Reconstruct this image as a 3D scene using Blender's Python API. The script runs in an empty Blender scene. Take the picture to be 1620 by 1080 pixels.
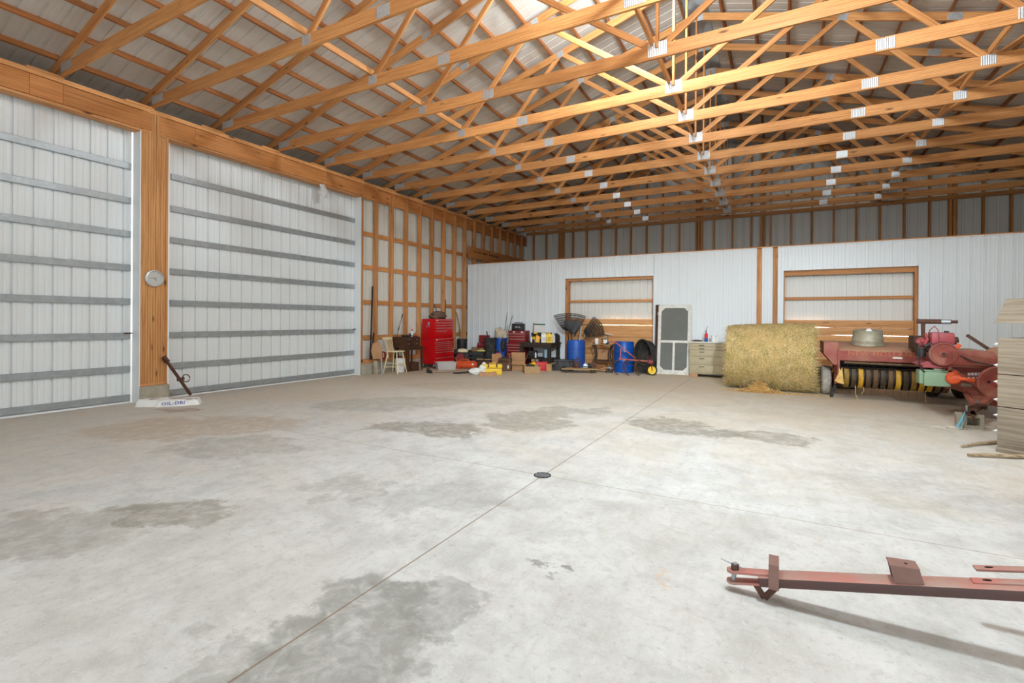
import bpy, bmesh, math, random
from mathutils import Vector, Matrix, Euler
R = random.Random(11)
PI = math.pi
scn = bpy.context.scene
COL = scn.collection

# ------------------------------------------------------------------ helpers
def V(*a): return Vector(a)
def frame(A, B, up=(0, 0, 1)):
    A, B = Vector(A), Vector(B)
    x = (B - A).normalized(); u = Vector(up)
    y = u.cross(x)
    if y.length < 1e-4: y = Vector((0, 1, 0)).cross(x)
    if y.length < 1e-4: y = Vector((1, 0, 0)).cross(x)
    y.normalize(); z = x.cross(y)
    M = Matrix((x, y, z)).transposed().to_4x4(); M.translation = A
    return M
def RZ(a): return Matrix.Rotation(a, 4, 'Z')
def RX(a): return Matrix.Rotation(a, 4, 'X')
def RY(a): return Matrix.Rotation(a, 4, 'Y')
def TR(x, y, z): return Matrix.Translation((x, y, z))

class MB:
    def __init__(s): s.v = []; s.f = []; s.m = []; s.mi = 0
    def add(s, vs, fs, M=None):
        n = len(s.v)
        for p in vs:
            p = Vector(p); s.v.append(M @ p if M else p)
        for f in fs: s.f.append([i + n for i in f]); s.m.append(s.mi)
        return s
    def box(s, x0, x1, y0, y1, z0, z1, M=None, b=0.0):
        if b <= 0:
            vs = [(x0, y0, z0), (x1, y0, z0), (x1, y1, z0), (x0, y1, z0), (x0, y0, z1), (x1, y0, z1), (x1, y1, z1), (x0, y1, z1)]
            return s.add(vs, [(3, 2, 1, 0), (4, 5, 6, 7), (0, 1, 5, 4), (1, 2, 6, 5), (2, 3, 7, 6), (3, 0, 4, 7)], M)
        bm = bmesh.new(); bmesh.ops.create_cube(bm, size=1)
        bmesh.ops.scale(bm, vec=(x1 - x0, y1 - y0, z1 - z0), verts=bm.verts)
        bmesh.ops.bevel(bm, geom=bm.edges[:], offset=b, segments=2, affect='EDGES', profile=0.6)
        bmesh.ops.translate(bm, vec=((x0 + x1) / 2, (y0 + y1) / 2, (z0 + z1) / 2), verts=bm.verts)
        bm.verts.index_update()
        s.add([v.co.copy() for v in bm.verts], [[v.index for v in f.verts] for f in bm.faces], M); bm.free(); return s
    def bar(s, A, B, w, h, up=(0, 0, 1), b=0.0):
        L = (Vector(B) - Vector(A)).length
        return s.box(0, L, -w / 2, w / 2, -h / 2, h / 2, frame(A, B, up), b)
    def cyl(s, A, B, r, r2=None, n=20, caps=True):
        r2 = r if r2 is None else r2
        M = frame(A, B); L = (Vector(B) - Vector(A)).length
        vs = []
        for x, q in ((0, r), (L, r2)):
            for i in range(n):
                t = 2 * PI * i / n; vs.append((x, q * math.cos(t), q * math.sin(t)))
        fs = [(i, (i + 1) % n, n + (i + 1) % n, n + i) for i in range(n)]
        if caps: fs += [tuple(range(n - 1, -1, -1)), tuple(range(n, 2 * n))]
        return s.add(vs, fs, M)
    def tube(s, pts, r, n=8, closed=False, rs=None):
        pts = [Vector(p) for p in pts]; N = len(pts); vs = []
        prev = None
        for i, p in enumerate(pts):
            a = pts[(i - 1) % N] if (closed or i > 0) else p
            b = pts[(i + 1) % N] if (closed or i < N - 1) else p
            t = (b - a).normalized()
            if prev is None:
                u = Vector((0, 0, 1)) if abs(t.z) < .9 else Vector((1, 0, 0))
                y = u.cross(t).normalized()
            else:
                y = (prev - t * prev.dot(t)).normalized()
            prev = y; z = t.cross(y); q = rs[i] if rs else r
            for k in range(n):
                c = 2 * PI * k / n; vs.append(p + y * (q * math.cos(c)) + z * (q * math.sin(c)))
        fs = []
        for i in range(N if closed else N - 1):
            j = (i + 1) % N
            for k in range(n):
                l = (k + 1) % n; fs.append((i * n + k, i * n + l, j * n + l, j * n + k))
        if not closed: fs += [tuple(range(n - 1, -1, -1)), tuple(range((N - 1) * n, N * n))]
        return s.add(vs, fs)
    def lathe(s, prof, n=28, M=None, sx=1.0, sy=1.0):
        vs = []; fs = []; m = len(prof)
        for r, z in prof:
            for i in range(n):
                t = 2 * PI * i / n; vs.append((r * math.cos(t) * sx, r * math.sin(t) * sy, z))
        for j in range(m - 1):
            for i in range(n):
                k = (i + 1) % n; fs.append((j * n + i, j * n + k, (j + 1) * n + k, (j + 1) * n + i))
        if prof[0][0] > 1e-5: fs.append(tuple(range(n - 1, -1, -1)))
        if prof[-1][0] > 1e-5: fs.append(tuple(range((m - 1) * n, m * n)))
        return s.add(vs, fs, M)
    def prism(s, poly, d0, d1, M=None):
        """polygon in local x-z, extruded along local y"""
        n = len(poly)
        vs = [(x, d0, z) for x, z in poly] + [(x, d1, z) for x, z in poly]
        fs = [tuple(range(n)), tuple(range(2 * n - 1, n - 1, -1))] + [(i, n + i, n + (i + 1) % n, (i + 1) % n) for i in range(n)]
        return s.add(vs, fs, M)
    def blob(s, c, rad, seed=0, amp=.15, freq=2.2, sub=3, M=None, flat=None):
        from mathutils import noise
        bm = bmesh.new(); bmesh.ops.create_icosphere(bm, subdivisions=sub, radius=1)
        off = Vector((seed * 3.7, seed * 1.3, seed * 7.1)); vs = []
        for v in bm.verts:
            p = v.co.normalized(); k = 1 + amp * noise.noise(p * freq + off) + amp * .5 * noise.noise(p * freq * 2.3 + off)
            q = Vector((p.x * rad[0] * k, p.y * rad[1] * k, p.z * rad[2] * k))
            if flat is not None: q.z = max(q.z, flat)
            vs.append(q + Vector(c))
        bm.verts.index_update()
        s.add(vs, [[v.index for v in f.verts] for f in bm.faces], M); bm.free(); return s
    def build(s, name, mat, parent=None, smooth=True, ang=35):
        me = bpy.data.meshes.new(name)
        me.from_pydata([tuple(v) for v in s.v], [], s.f)
        mats = mat if isinstance(mat, (list, tuple)) else [mat]
        for m in mats: me.materials.append(m)
        if len(mats) > 1: me.polygons.foreach_set('material_index', s.m)
        bm = bmesh.new(); bm.from_mesh(me); bmesh.ops.recalc_face_normals(bm, faces=bm.faces); bm.to_mesh(me); bm.free()
        if smooth:
            me.polygons.foreach_set('use_smooth', [True] * len(me.polygons))
            me.set_sharp_from_angle(angle=math.radians(ang))
        me.update()
        return link(name, me, parent)

def link(name, me, parent=None, M=None):
    o = bpy.data.objects.new(name, me); COL.objects.link(o)
    if parent: o.parent = parent
    if M is not None: o.matrix_local = M
    return o
def tag(o, label=None, cat=None, group=None, kind=None):
    if label: o['label'] = label
    if cat: o['category'] = cat
    if group: o['group'] = group
    if kind: o['kind'] = kind
    return o
def thing(name, label, cat, loc=(0, 0, 0), rz=0.0, group=None):
    o = bpy.data.objects.new(name, None); COL.objects.link(o)
    o.empty_display_size = .1
    o.location = loc; o.rotation_euler = (0, 0, rz)
    return tag(o, label, cat, group)
def copy_tree(o, parent=None):
    c = o.copy(); COL.objects.link(c)
    if parent: c.parent = parent
    for ch in list(o.children): copy_tree(ch, c)
    return c
_beams = {}
def beam(name, mat, A, B, w, h, up=(0, 0, 1), parent=None, b=0.003):
    """timber whose local x runs along the grain (shared mesh per size)"""
    L = (Vector(B) - Vector(A)).length
    k = (round(L, 3), w, h, mat.name, b)
    M = frame(A, B, up)
    if k not in _beams:
        o = MB().box(0, L, -w / 2, w / 2, -h / 2, h / 2, None, b).build(name, mat, parent)
        _beams[k] = o.data; o.matrix_local = M; return o
    return link(name, _beams[k], parent, M)
def text(name, s, mat, M, size, parent, ext=.0006, sx=1.0, spacing=1.0):
    c = bpy.data.curves.new(name, 'FONT'); c.body = s; c.size = size; c.extrude = ext
    c.align_x = 'CENTER'; c.align_y = 'CENTER'; c.space_character = spacing
    c.materials.append(mat)
    q = bpy.data.objects.new(name, c); COL.objects.link(q)
    me = bpy.data.meshes.new_from_object(q.evaluated_get(bpy.context.evaluated_depsgraph_get())); bpy.data.objects.remove(q)
    me.name = name; o = bpy.data.objects.new(name, me); COL.objects.link(o); o.parent = parent
    o.matrix_local = M @ Matrix.Diagonal((sx, 1, 1, 1)); return o

# ------------------------------------------------------------------ materials
def lin(h):
    """sRGB 0-255 -> linear"""
    def f(c):
        c /= 255.0
        return c / 12.92 if c <= .04045 else ((c + .055) / 1.055) ** 2.4
    return tuple(f(c) for c in h) + (1.0,)
class NT:
    def __init__(s, name):
        s.mat = bpy.data.materials.new(name); s.mat.use_nodes = True
        s.t = s.mat.node_tree; s.n = s.t.nodes; s.l = s.t.links
        s.b = s.n['Principled BSDF']
    def node(s, typ, **kw):
        nd = s.n.new(typ)
        for k, v in kw.items():
            if k in nd.inputs: nd.inputs[k].default_value = v
            else: setattr(nd, k, v)
        return nd
    def L(s, a, b): s.l.new(a, b)
    def coord(s, kind='Object', scale=(1, 1, 1), rot=(0, 0, 0), loc=(0, 0, 0)):
        tc = s.node('ShaderNodeTexCoord'); mp = s.node('ShaderNodeMapping')
        mp.inputs['Scale'].default_value = scale; mp.inputs['Rotation'].default_value = rot; mp.inputs['Location'].default_value = loc
        s.L(tc.outputs[kind], mp.inputs[0]); return mp.outputs[0]
    def noise(s, vec, scale=5, detail=4, rough=.55, dist=0.0):
        nd = s.node('ShaderNodeTexNoise'); nd.inputs['Scale'].default_value = scale; nd.inputs['Detail'].default_value = detail
        nd.inputs['Roughness'].default_value = rough; nd.inputs['Distortion'].default_value = dist
        if vec is not None: s.L(vec, nd.inputs['Vector'])
        return nd.outputs[0]
    def ramp(s, fac, stops):
        nd = s.node('ShaderNodeValToRGB'); e = nd.color_ramp.elements
        while len(e) < len(stops): e.new(.5)
        for i, (p, c) in enumerate(stops):
            e[i].position = p; e[i].color = c if len(c) == 4 else tuple(c) + (1,)
        s.L(fac, nd.inputs[0]); return nd.outputs[0]
    def mix(s, fac, a, b, mode='MIX'):
        nd = s.node('ShaderNodeMix', data_type='RGBA', blend_type=mode)
        for sock, v in ((nd.inputs[0], fac), (nd.inputs[6], a), (nd.inputs[7], b)):
            if hasattr(v, 'is_output'): s.L(v, sock)
            else: sock.default_value = v
        return nd.outputs[2]
    def math(s, op, a, b=None, c=None, clamp=False):
        nd = s.node('ShaderNodeMath', operation=op); nd.use_clamp = clamp
        for sock, v in zip(nd.inputs, (a, b, c)):
            if v is None: continue
            if hasattr(v, 'is_output'): s.L(v, sock)
            else: sock.default_value = v
        return nd.outputs[0]
    def rnd(s): return s.node('ShaderNodeObjectInfo').outputs['Random']
    def addv(s, vec, val, k=40.0):
        """shift a vector by a random scalar"""
        cb = s.node('ShaderNodeCombineXYZ'); m = s.math('MULTIPLY', val, k)
        for i in range(3): s.L(m, cb.inputs[i])
        nd = s.node('ShaderNodeVectorMath', operation='ADD'); s.L(vec, nd.inputs[0]); s.L(cb.outputs[0], nd.inputs[1])
        return nd.outputs[0]
    def bump(s, h, strength=.3, dist=.01):
        nd = s.node('ShaderNodeBump'); nd.inputs['Strength'].default_value = strength; nd.inputs['Distance'].default_value = dist
        s.L(h, nd.inputs['Height']); s.L(nd.outputs[0], s.b.inputs['Normal'])
    def done(s, col, rough=.5, metal=0.0, spec=.5):
        for sock, v in ((s.b.inputs['Base Color'], col), (s.b.inputs['Roughness'], rough), (s.b.inputs['Metallic'], metal), (s.b.inputs['Specular IOR Level'], spec)):
            if hasattr(v, 'is_output'): s.L(v, sock)
            else: sock.default_value = v
        return s.mat

def wood(name, light, dark, knots=True, var=.35, rough=.6, knotcol=(70, 38, 18), grain=1.0, stain=0.0):
    t = NT(name)
    r = t.rnd()
    v = t.addv(t.coord('Object', (1.0, 1, 1)), r, 37)
    mp = t.node('ShaderNodeMapping'); mp.inputs['Scale'].default_value = (.55, 13 * grain, 13 * grain); t.L(v, mp.inputs[0])
    n1 = t.noise(mp.outputs[0], 1.6, 5, .6, 1.3)
    wv = t.node('ShaderNodeTexWave', wave_type='BANDS', bands_direction='Z'); wv.inputs['Scale'].default_value = 1.1; wv.inputs['Distortion'].default_value = 14; wv.inputs['Detail'].default_value = 3
    wv.inputs['Detail Scale'].default_value = .8; t.L(mp.outputs[0], wv.inputs['Vector'])
    n3 = t.noise(mp.outputs[0], 7, 3, .6, .6)
    f = t.math('ADD', t.math('MULTIPLY', n1, .55), t.math('ADD', t.math('MULTIPLY', wv.outputs['Fac'], .16), t.math('MULTIPLY', n3, .29)))
    c = t.ramp(f, [(.28, lin(dark)), (.62, lin(light)), (.85, lin([min(255, x * 1.08) for x in light]))])
    if knots:
        mk = t.node('ShaderNodeMapping'); mk.inputs['Scale'].default_value = (2.0, 7, 7); t.L(v, mk.inputs[0])
        vo = t.node('ShaderNodeTexVoronoi', feature='F1'); vo.inputs['Scale'].default_value = 1.0; t.L(mk.outputs[0], vo.inputs['Vector'])
        k = t.ramp(vo.outputs['Distance'], [(.06, (1, 1, 1, 1)), (.17, (0, 0, 0, 1))])
        pick = t.math('GREATER_THAN', t.node('ShaderNodeSeparateColor').outputs[0], 2)
        sc = t.node('ShaderNodeSeparateColor'); t.L(vo.outputs['Color'], sc.inputs[0])
        pick = t.math('GREATER_THAN', sc.outputs[0], .6)
        c = t.mix(t.math('MULTIPLY', t.math('MULTIPLY', k, pick), .85), c, lin(knotcol))
    hs = t.node('ShaderNodeHueSaturation'); t.L(c, hs.inputs['Color'])
    t.L(t.math('ADD', t.math('MULTIPLY', r, var), 1 - var / 2), hs.inputs['Value'])
    t.bump(f, .15, .004)
    return t.done(hs.outputs[0], rough, 0, .3)

def paint(name, col, dirt=None, amt=.5, rough=.45, metal=0.0, scale=6, var=0.0, bump=0.0, spec=.5):
    """painted / plastic / metal surface with optional wear of its own colour"""
    t = NT(name); c = lin(col)
    v = t.coord('Object')
    if dirt is not None:
        n = t.noise(t.addv(v, t.rnd(), 21), scale, 6, .65, .4)
        f = t.ramp(n, [(max(0, .62 - amt * .45), (0, 0, 0, 1)), (min(1, .82 - amt * .2), (1, 1, 1, 1))])
        c = t.mix(t.math('MULTIPLY', f, min(1, amt + .25)), c, lin(dirt))
    if bump:
        t.bump(t.noise(v, scale * 6, 4), bump, .004)
    if var:
        hs = t.node('ShaderNodeHueSaturation')
        if hasattr(c, 'is_output'): t.L(c, hs.inputs['Color'])
        else: hs.inputs['Color'].default_value = c
        t.L(t.math('ADD', t.math('MULTIPLY', t.rnd(), var), 1 - var / 2), hs.inputs['Value']); c = hs.outputs[0]
    return t.done(c, rough, metal, spec)

M = {}
M['post'] = wood('pine_post', (226, 166, 106), (188, 122, 68))
M['stud'] = wood('pine_stud', (214, 154, 98), (166, 106, 60))
M['header'] = wood('pine_header', (212, 146, 86), (168, 100, 50), var=.25)
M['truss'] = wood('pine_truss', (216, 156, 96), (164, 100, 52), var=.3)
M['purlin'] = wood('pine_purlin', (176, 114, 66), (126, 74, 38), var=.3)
M['board'] = wood('pine_board', (224, 168, 112), (184, 124, 72), var=.25)
M['grey_wood'] = wood('weathered_wood', (152, 139, 121), (118, 104, 87), knots=False, var=.15, rough=.85, grain=.45)
M['dark_wood'] = wood('dark_stained_wood', (88, 58, 40), (44, 28, 20), knots=False, rough=.6)
M['bench_wood'] = wood('oily_bench_wood', (66, 54, 44), (32, 26, 22), knots=False, rough=.75)
M['tan_wood'] = wood('dusty_plank', (178, 146, 104), (134, 102, 68), knots=False, rough=.85)
M['branch'] = wood('bare_branch', (176, 158, 130), (110, 84, 60), knots=False, rough=.9)
M['panel'] = paint('white_steel_panel', (226, 230, 231), (214, 217, 217), .2, .36, 0, .5)
M['panel_back'] = paint('primer_white_panel', (222, 221, 213), (211, 210, 202), .2, .45, 0, .5)
M['roof'] = paint('roof_panel_underside', (206, 200, 191), (192, 186, 176), .3, .5, 0, .5)
M['trim'] = paint('white_trim', (232, 235, 236), None, .5, .4)
M['galv'] = paint('galvanized_steel', (160, 167, 171), (188, 194, 197), .45, .36, .45, 9)
M['plate'] = paint('truss_plate_steel', (190, 193, 194), (222, 224, 224), .4, .34, .55, 30)
M['concrete_block'] = paint('rough_concrete', (182, 174, 156), (140, 130, 112), .5, .9, 0, 5, bump=.5)
M['rust'] = paint('rusty_iron', (104, 68, 52), (62, 44, 38), .6, .75, .2, 14, bump=.2)
M['dark_iron'] = paint('dark_iron', (58, 54, 52), (88, 70, 58), .4, .6, .4, 12)
M['black'] = paint('black_plastic', (30, 31, 33), (82, 76, 68), .35, .55, 0, 7)
M['rubber'] = paint('black_rubber', (38, 37, 37), (96, 88, 78), .45, .8, 0, 6)
M['red'] = paint('glossy_red_enamel', (196, 12, 20), None, .5, .28)
M['red_dull'] = paint('dull_dark_red', (134, 24, 30), (96, 24, 26), .4, .45, 0, 5)
M['redplastic'] = paint('bright_red_plastic', (214, 34, 34), (176, 60, 50), .3, .5)
M['chrome'] = paint('brushed_trim', (206, 196, 186), None, .5, .3, .7)
M['baler_red'] = paint('faded_baler_red', (146, 66, 58), (166, 118, 92), .5, .6, 0, 3.2, bump=.1)
M['baler_dust'] = paint('dusty_red_top', (176, 138, 108), (166, 96, 78), .4, .8, 0, 3)
M['engine_pink'] = paint('faded_engine_red', (168, 72, 78), (146, 96, 86), .45, .5, 0, 6)
M['orange'] = paint('orange_paint', (216, 84, 34), (150, 64, 36), .35, .5, 0, 7)
M['yellow'] = paint('yellow_plastic', (240, 196, 20), (196, 156, 40), .3, .45, 0, 6)
M['yellow_worn'] = paint('worn_yellow_steel', (216, 164, 30), (104, 76, 36), .45, .55, 0, 7)
M['band_rust'] = paint('rusty_band', (88, 66, 44), (128, 96, 52), .45, .65, .2, 9)
M['band_dark'] = paint('dark_worn_band', (64, 52, 40), (104, 84, 54), .45, .6, .25, 9)
M['pale_yellow'] = paint('pale_yellow_plastic', (232, 214, 116), (200, 176, 90), .3, .5)
M['green_box'] = paint('sage_green_paint', (132, 158, 128), (150, 140, 112), .3, .6)
M['cream'] = paint('cream_paint', (232, 218, 178), (196, 170, 124), .35, .55)
M['white'] = paint('white_plastic', (232, 232, 228), (206, 198, 184), .25, .5)
M['tanmetal'] = paint('tan_cabinet_enamel', (178, 164, 132), (150, 132, 100), .3, .5, 0, 4)
M['blue'] = paint('blue_drum_paint', (14, 84, 176), (16, 62, 128), .4, .35, 0, 3)
M['blueplastic'] = paint('blue_plastic', (24, 86, 178), (58, 70, 96), .4, .45, 0, 3)
M['paleblue'] = paint('pale_blue_plastic', (146, 172, 186), None, .5, .5)
M['card'] = paint('cardboard', (184, 138, 96), (158, 114, 76), .4, .85, 0, 3, var=.15)
M['card_dark'] = paint('dark_cardboard', (112, 80, 56), (78, 54, 40), .45, .85, 0, 4)
M['paper'] = paint('brown_paper', (186, 142, 104), (160, 118, 82), .4, .85)
M['burlap'] = paint('burlap', (118, 92, 74), (92, 70, 56), .5, .95, 0, 20, bump=.6)
M['cloth'] = paint('rag_cloth', (206, 192, 166), (166, 148, 120), .4, .95, 0, 9)
M['screen'] = paint('grey_screen_mesh', (112, 113, 107), (100, 100, 94), .4, .8, 0, 3)
M['oldwhite'] = paint('chipped_white_paint', (224, 221, 212), (168, 152, 132), .35, .6, 0, 9)
M['zinc'] = paint('zinc_bolt', (214, 216, 214), None, .5, .35, .6)
M['tub'] = paint('dull_zinc_tub', (170, 164, 144), (138, 126, 100), .5, .6, .35, 6)
M['tyre'] = paint('dusty_grey_tyre', (150, 142, 130), (202, 196, 186), .5, .9, 0, 16)
M['twine'] = paint('white_twine', (222, 216, 200), None)
M['bluetwine'] = paint('blue_twine', (120, 176, 190), None)
M['clockface'] = paint('clock_face', (236, 240, 222), (176, 202, 174), .45, .5, 0, 9)
M['ink'] = paint('black_ink', (24, 22, 22), None)
M['faded_letter'] = paint('faded_letter_yellow', (192, 116, 78), (170, 84, 66), .4, .7, 0, 18)
M['blue_ink'] = paint('blue_ink', (28, 56, 170), None)
M['bagprint'] = paint('beige_print', (206, 188, 176), (226, 218, 210), .4, .5, 0, 14)
M['tongue'] = paint('shaded_worn_red_steel', (86, 62, 58), (118, 62, 56), .25, .5, .1, 4)  # worn red steel with the front's shade put into its colour
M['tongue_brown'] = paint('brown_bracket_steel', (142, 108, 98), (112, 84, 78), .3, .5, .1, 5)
M['tongue_top'] = paint('lit_scuffed_pink_steel', (168, 138, 126), (196, 72, 62), .45, .55, .1, 3.0)  # same steel lightened as if lit from above; red patches are its paint
M['hay'] = paint('hay', (200, 170, 112), (142, 114, 66), .5, .95, 0, 30, bump=.8)
def straw_mat():
    t = NT('straw_stalks')
    n = t.noise(t.coord('Object'), 5, 3); n2 = t.noise(t.coord('Object'), 60, 1)
    c = t.ramp(n2, [(.32, lin((150, 122, 68))), (.46, lin((204, 174, 112))), (.58, lin((228, 206, 150))), (.7, lin((246, 234, 200)))])
    c2 = t.ramp(n2, [(.32, lin((128, 112, 58))), (.5, lin((194, 172, 104))), (.68, lin((232, 214, 158)))])
    return t.done(t.mix(t.ramp(n, [(.42, (0, 0, 0, 1)), (.62, (1, 1, 1, 1))]), c, c2), .8)
M['straw'] = straw_mat()
def goldstraw():
    t = NT('golden_straw'); n2 = t.noise(t.coord('Object'), 120, 1)
    return t.done(t.ramp(n2, [(.3, lin((176, 128, 64))), (.55, lin((222, 180, 108))), (.75, lin((242, 214, 156)))]), .8)
M['gold'] = goldstraw()
def clear(name, col, tr=.85, rough=.15):
    t = NT(name); t.b.inputs['Transmission Weight'].default_value = tr; t.b.inputs['IOR'].default_value = 1.2
    return t.done(lin(col), rough)
M['clear'] = clear('clear_plastic', (226, 222, 220), .45, .35)
M['glass'] = clear('jar_glass', (214, 206, 188), .8, .05)
M['bagfilm'] = clear('plastic_film', (232, 230, 228), .35, .4)

def floor_mat():
    t = NT('stained_concrete')
    pos = t.coord('Object')
    n_big = t.noise(pos, .55, 6, .6, .6); n_mid = t.noise(pos, 2.2, 8, .62, .3); n_fine = t.noise(pos, 24, 6, .7); n_speck = t.noise(pos, 90, 3, .6)
    # trowel sweep: stretched noise
    sw = t.noise(t.coord('Object', (5, 1.3, 1), (0, 0, .6)), 2.0, 5, .6, 1.0)
    n_vf = t.noise(t.coord('Object', (1, 1, 1), (0, 0, .4)), 6.5, 9, .72, .5)
    c = t.ramp(n_mid, [(.3, lin((186, 187, 184))), (.5, lin((206, 207, 205))), (.7, lin((217, 218, 216)))])
    c = t.mix(t.math('MULTIPLY', t.ramp(n_big, [(.45, (0, 0, 0, 1)), (.7, (1, 1, 1, 1))]), .5), c, lin((195, 191, 181)))
    c = t.mix(t.math('MULTIPLY', t.ramp(n_vf, [(.5, (0, 0, 0, 1)), (.66, (1, 1, 1, 1))]), .5), c, lin((176, 174, 167)))
    c = t.mix(t.math('MULTIPLY', t.ramp(n_vf, [(.3, (1, 1, 1, 1)), (.43, (0, 0, 0, 1))]), .5), c, lin((224, 225, 223)))
    c = t.mix(t.math('MULTIPLY', t.ramp(sw, [(.5, (0, 0, 0, 1)), (.72, (1, 1, 1, 1))]), .35), c, lin((178, 176, 169)))
    c = t.mix(t.math('MULTIPLY', t.ramp(n_fine, [(.54, (0, 0, 0, 1)), (.70, (1, 1, 1, 1))]), .5), c, lin((158, 155, 147)))
    c = t.mix(t.math('MULTIPLY', t.ramp(n_speck, [(.58, (0, 0, 0, 1)), (.68, (1, 1, 1, 1))]), .4), c, lin((232, 229, 222)))
    sep = t.node('ShaderNodeSeparateXYZ'); t.L(pos, sep.inputs[0]); X, Y = sep.outputs[0], sep.outputs[1]
    # tan dirt plus painted warm reflection towards the far end, dirt along the doors
    dirt = t.math('ADD', t.math('MULTIPLY', t.math('SUBTRACT', Y, 4.5), .11), t.math('MULTIPLY', t.math('SUBTRACT', n_big, .5), .9), clamp=True)
    c = t.mix(t.math('MULTIPLY', dirt, .8), c, lin((220, 198, 164)))
    dirt2 = t.math('ADD', t.math('MULTIPLY', t.math('ADD', X, 4.6), -.17), t.math('MULTIPLY', t.math('SUBTRACT', n_mid, .5), 1.6), clamp=True)
    c = t.mix(t.math('MULTIPLY', dirt2, .55), c, lin((190, 166, 136)))
    # oil and water stains: (x, y, rx, ry, rot, strength, colour)
    nd = t.node('ShaderNodeTexNoise'); nd.inputs['Scale'].default_value = 1.7; nd.inputs['Detail'].default_value = 10; nd.inputs['Roughness'].default_value = .66; t.L(pos, nd.inputs['Vector'])
    vs = t.node('ShaderNodeVectorMath', operation='MULTIPLY_ADD'); t.L(nd.outputs['Color'], vs.inputs[0]); vs.inputs[1].default_value = (1.5, 1.5, 0); vs.inputs[2].default_value = (-.75, -.75, 0)
    ad = t.node('ShaderNodeVectorMath', operation='ADD'); t.L(pos, ad.inputs[0]); t.L(vs.outputs[0], ad.inputs[1])
    G = (150, 148, 139); W = (150, 140, 122)
    for (x, y, rx, ry, ro, st, colr) in STAINS:
        mp = t.node('ShaderNodeMapping', vector_type='TEXTURE'); mp.inputs['Location'].default_value = (x, y, 0); mp.inputs['Rotation'].default_value = (0, 0, ro); mp.inputs['Scale'].default_value = (rx, ry, 1)
        t.L(ad.outputs[0], mp.inputs[0])
        ln = t.node('ShaderNodeVectorMath', operation='LENGTH'); t.L(mp.outputs[0], ln.inputs[0])
        e = t.ramp(ln.outputs['Value'], [(.80, (1, 1, 1, 1)), (.98, (0, 0, 0, 1))])
        e = t.math('MULTIPLY', t.math('MULTIPLY', e, st), t.ramp(n_vf, [(.34, (.35, .35, .35, 1)), (.55, (1, 1, 1, 1))]))
        c = t.mix(e, c, lin(colr))
    # saw-cut control joints
    for ax, p0, w, col, st in ((X, -1.93, .0055, (128, 106, 84), .8), (Y, 4.19, .006, (150, 128, 104), .6), (Y, 9.1, .006, (150, 128, 104), .4)):
        j = t.math('COMPARE', ax, p0, w)
        c = t.mix(t.math('MULTIPLY', j, st), c, lin(col))
    t.bump(t.math('ADD', t.math('MULTIPLY', n_fine, .4), t.math('MULTIPLY', n_mid, .6)), .12, .01)
    return t.done(c, .62, 0, .35)
G_ = (142, 142, 136); T_ = (144, 139, 127); B_ = (174, 152, 126)
STAINS = [(-1.72, 1.62, .42, .62, .5, .75, G_), (-1.98, 1.2, .3, .4, .2, .5, G_), (-1.62, 2.02, .35, .2, .5, .6, G_),
          (-4.0, 2.0, .5, .3, .5, .75, T_), (-4.4, 1.4, .7, .5, .4, .5, T_), (-4.1, 5.2, .95, .42, .3, .8, T_), (-3.2, 6.4, .7, .8, .5, .65, T_),
          (-1.2, 7.1, .95, .42, -.1, .8, T_), (-.1, 7.0, .6, .4, 0, .7, T_), (-6.9, 3.7, 1.6, .8, .7, .55, B_), (-5.4, 3.4, .9, .5, .5, .45, T_),
          (-1.24, 2.64, .12, .07, .4, .75, (130, 128, 120)), (-2.8, 7.4, .6, .35, .3, .5, T_), (-8.3, 4.2, .35, .16, .3, .6, (150, 112, 84)),
          (-.55, 2.86, .05, .07, 0, .4, (214, 176, 136)), (-2.5, 3.2, .7, .45, .4, .3, G_), (-5.9, 6.5, 1.4, .8, .8, .4, T_), (-3.3, 3.0, .5, .3, .2, .35, T_),
          (1.2, 5.4, 1.0, .5, .1, .25, T_), (-6.0, 9.0, 1.6, .8, .5, .3, B_)]
M['floor'] = floor_mat()
# ------------------------------------------------------------------ dimensions (metres; camera stands at x=0, y=0)
LW = -9.526          # inner face of the left wall framing
RDG = -1.4716        # ridge
RW = 6.58            # right wall
BP = 14.245          # face of the partition
EW = 19.0            # end wall
Y0, SP = 3.206, 1.2199
SL = .2917
def top_c(x): return 5.35 + SL * ((x if x < RDG else 2 * RDG - x) - LW)   # centre line of the top chords

def ribbed(mb, u0, u1, v0, v1, origin, ud, vd, nd, pitch=.2286, rib=.026, phase=0.0, minor=True):
    """ag panel: u across ribs, v along ribs, ribs rising along nd"""
    o, ud, vd, nd = Vector(origin), Vector(ud), Vector(vd), Vector(nd)
    prof = [(u0, 0.0)]
    k = math.floor((u0 - phase) / pitch)
    while True:
        c = phase + k * pitch
        pts = [(c - .017, 0), (c - .013, rib), (c + .013, rib), (c + .017, 0)]
        if minor:
            for q in (.33, .67):
                m = c + pitch * q; pts += [(m - .016, 0), (m - .008, rib * .13), (m + .008, rib * .13), (m + .016, 0)]
        for p in pts:
            if u0 < p[0] < u1: prof.append(p)
        if c > u1: break
        k += 1
    prof.append((u1, 0.0))
    n = len(prof)
    vs = [o + ud * u + nd * h + vd * v0 for u, h in prof] + [o + ud * u + nd * h + vd * v1 for u, h in prof]
    mb.add(vs, [(i, i + 1, n + i + 1, n + i) for i in range(n - 1)])
    return mb

# floor -------------------------------------------------------------
mb = MB(); mb.box(-9.9, RW + .1, -7.2, EW + .1, -.15, 0)
tag(mb.build('floor', M['floor'], smooth=False), kind='structure')
mb = MB(); mb.box(-40, -9.9, -40, 50, -.4, -.06)
tag(mb.build('ground', paint('pale_gravel', (206, 202, 194), None, rough=.9), smooth=False), kind='structure')

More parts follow.
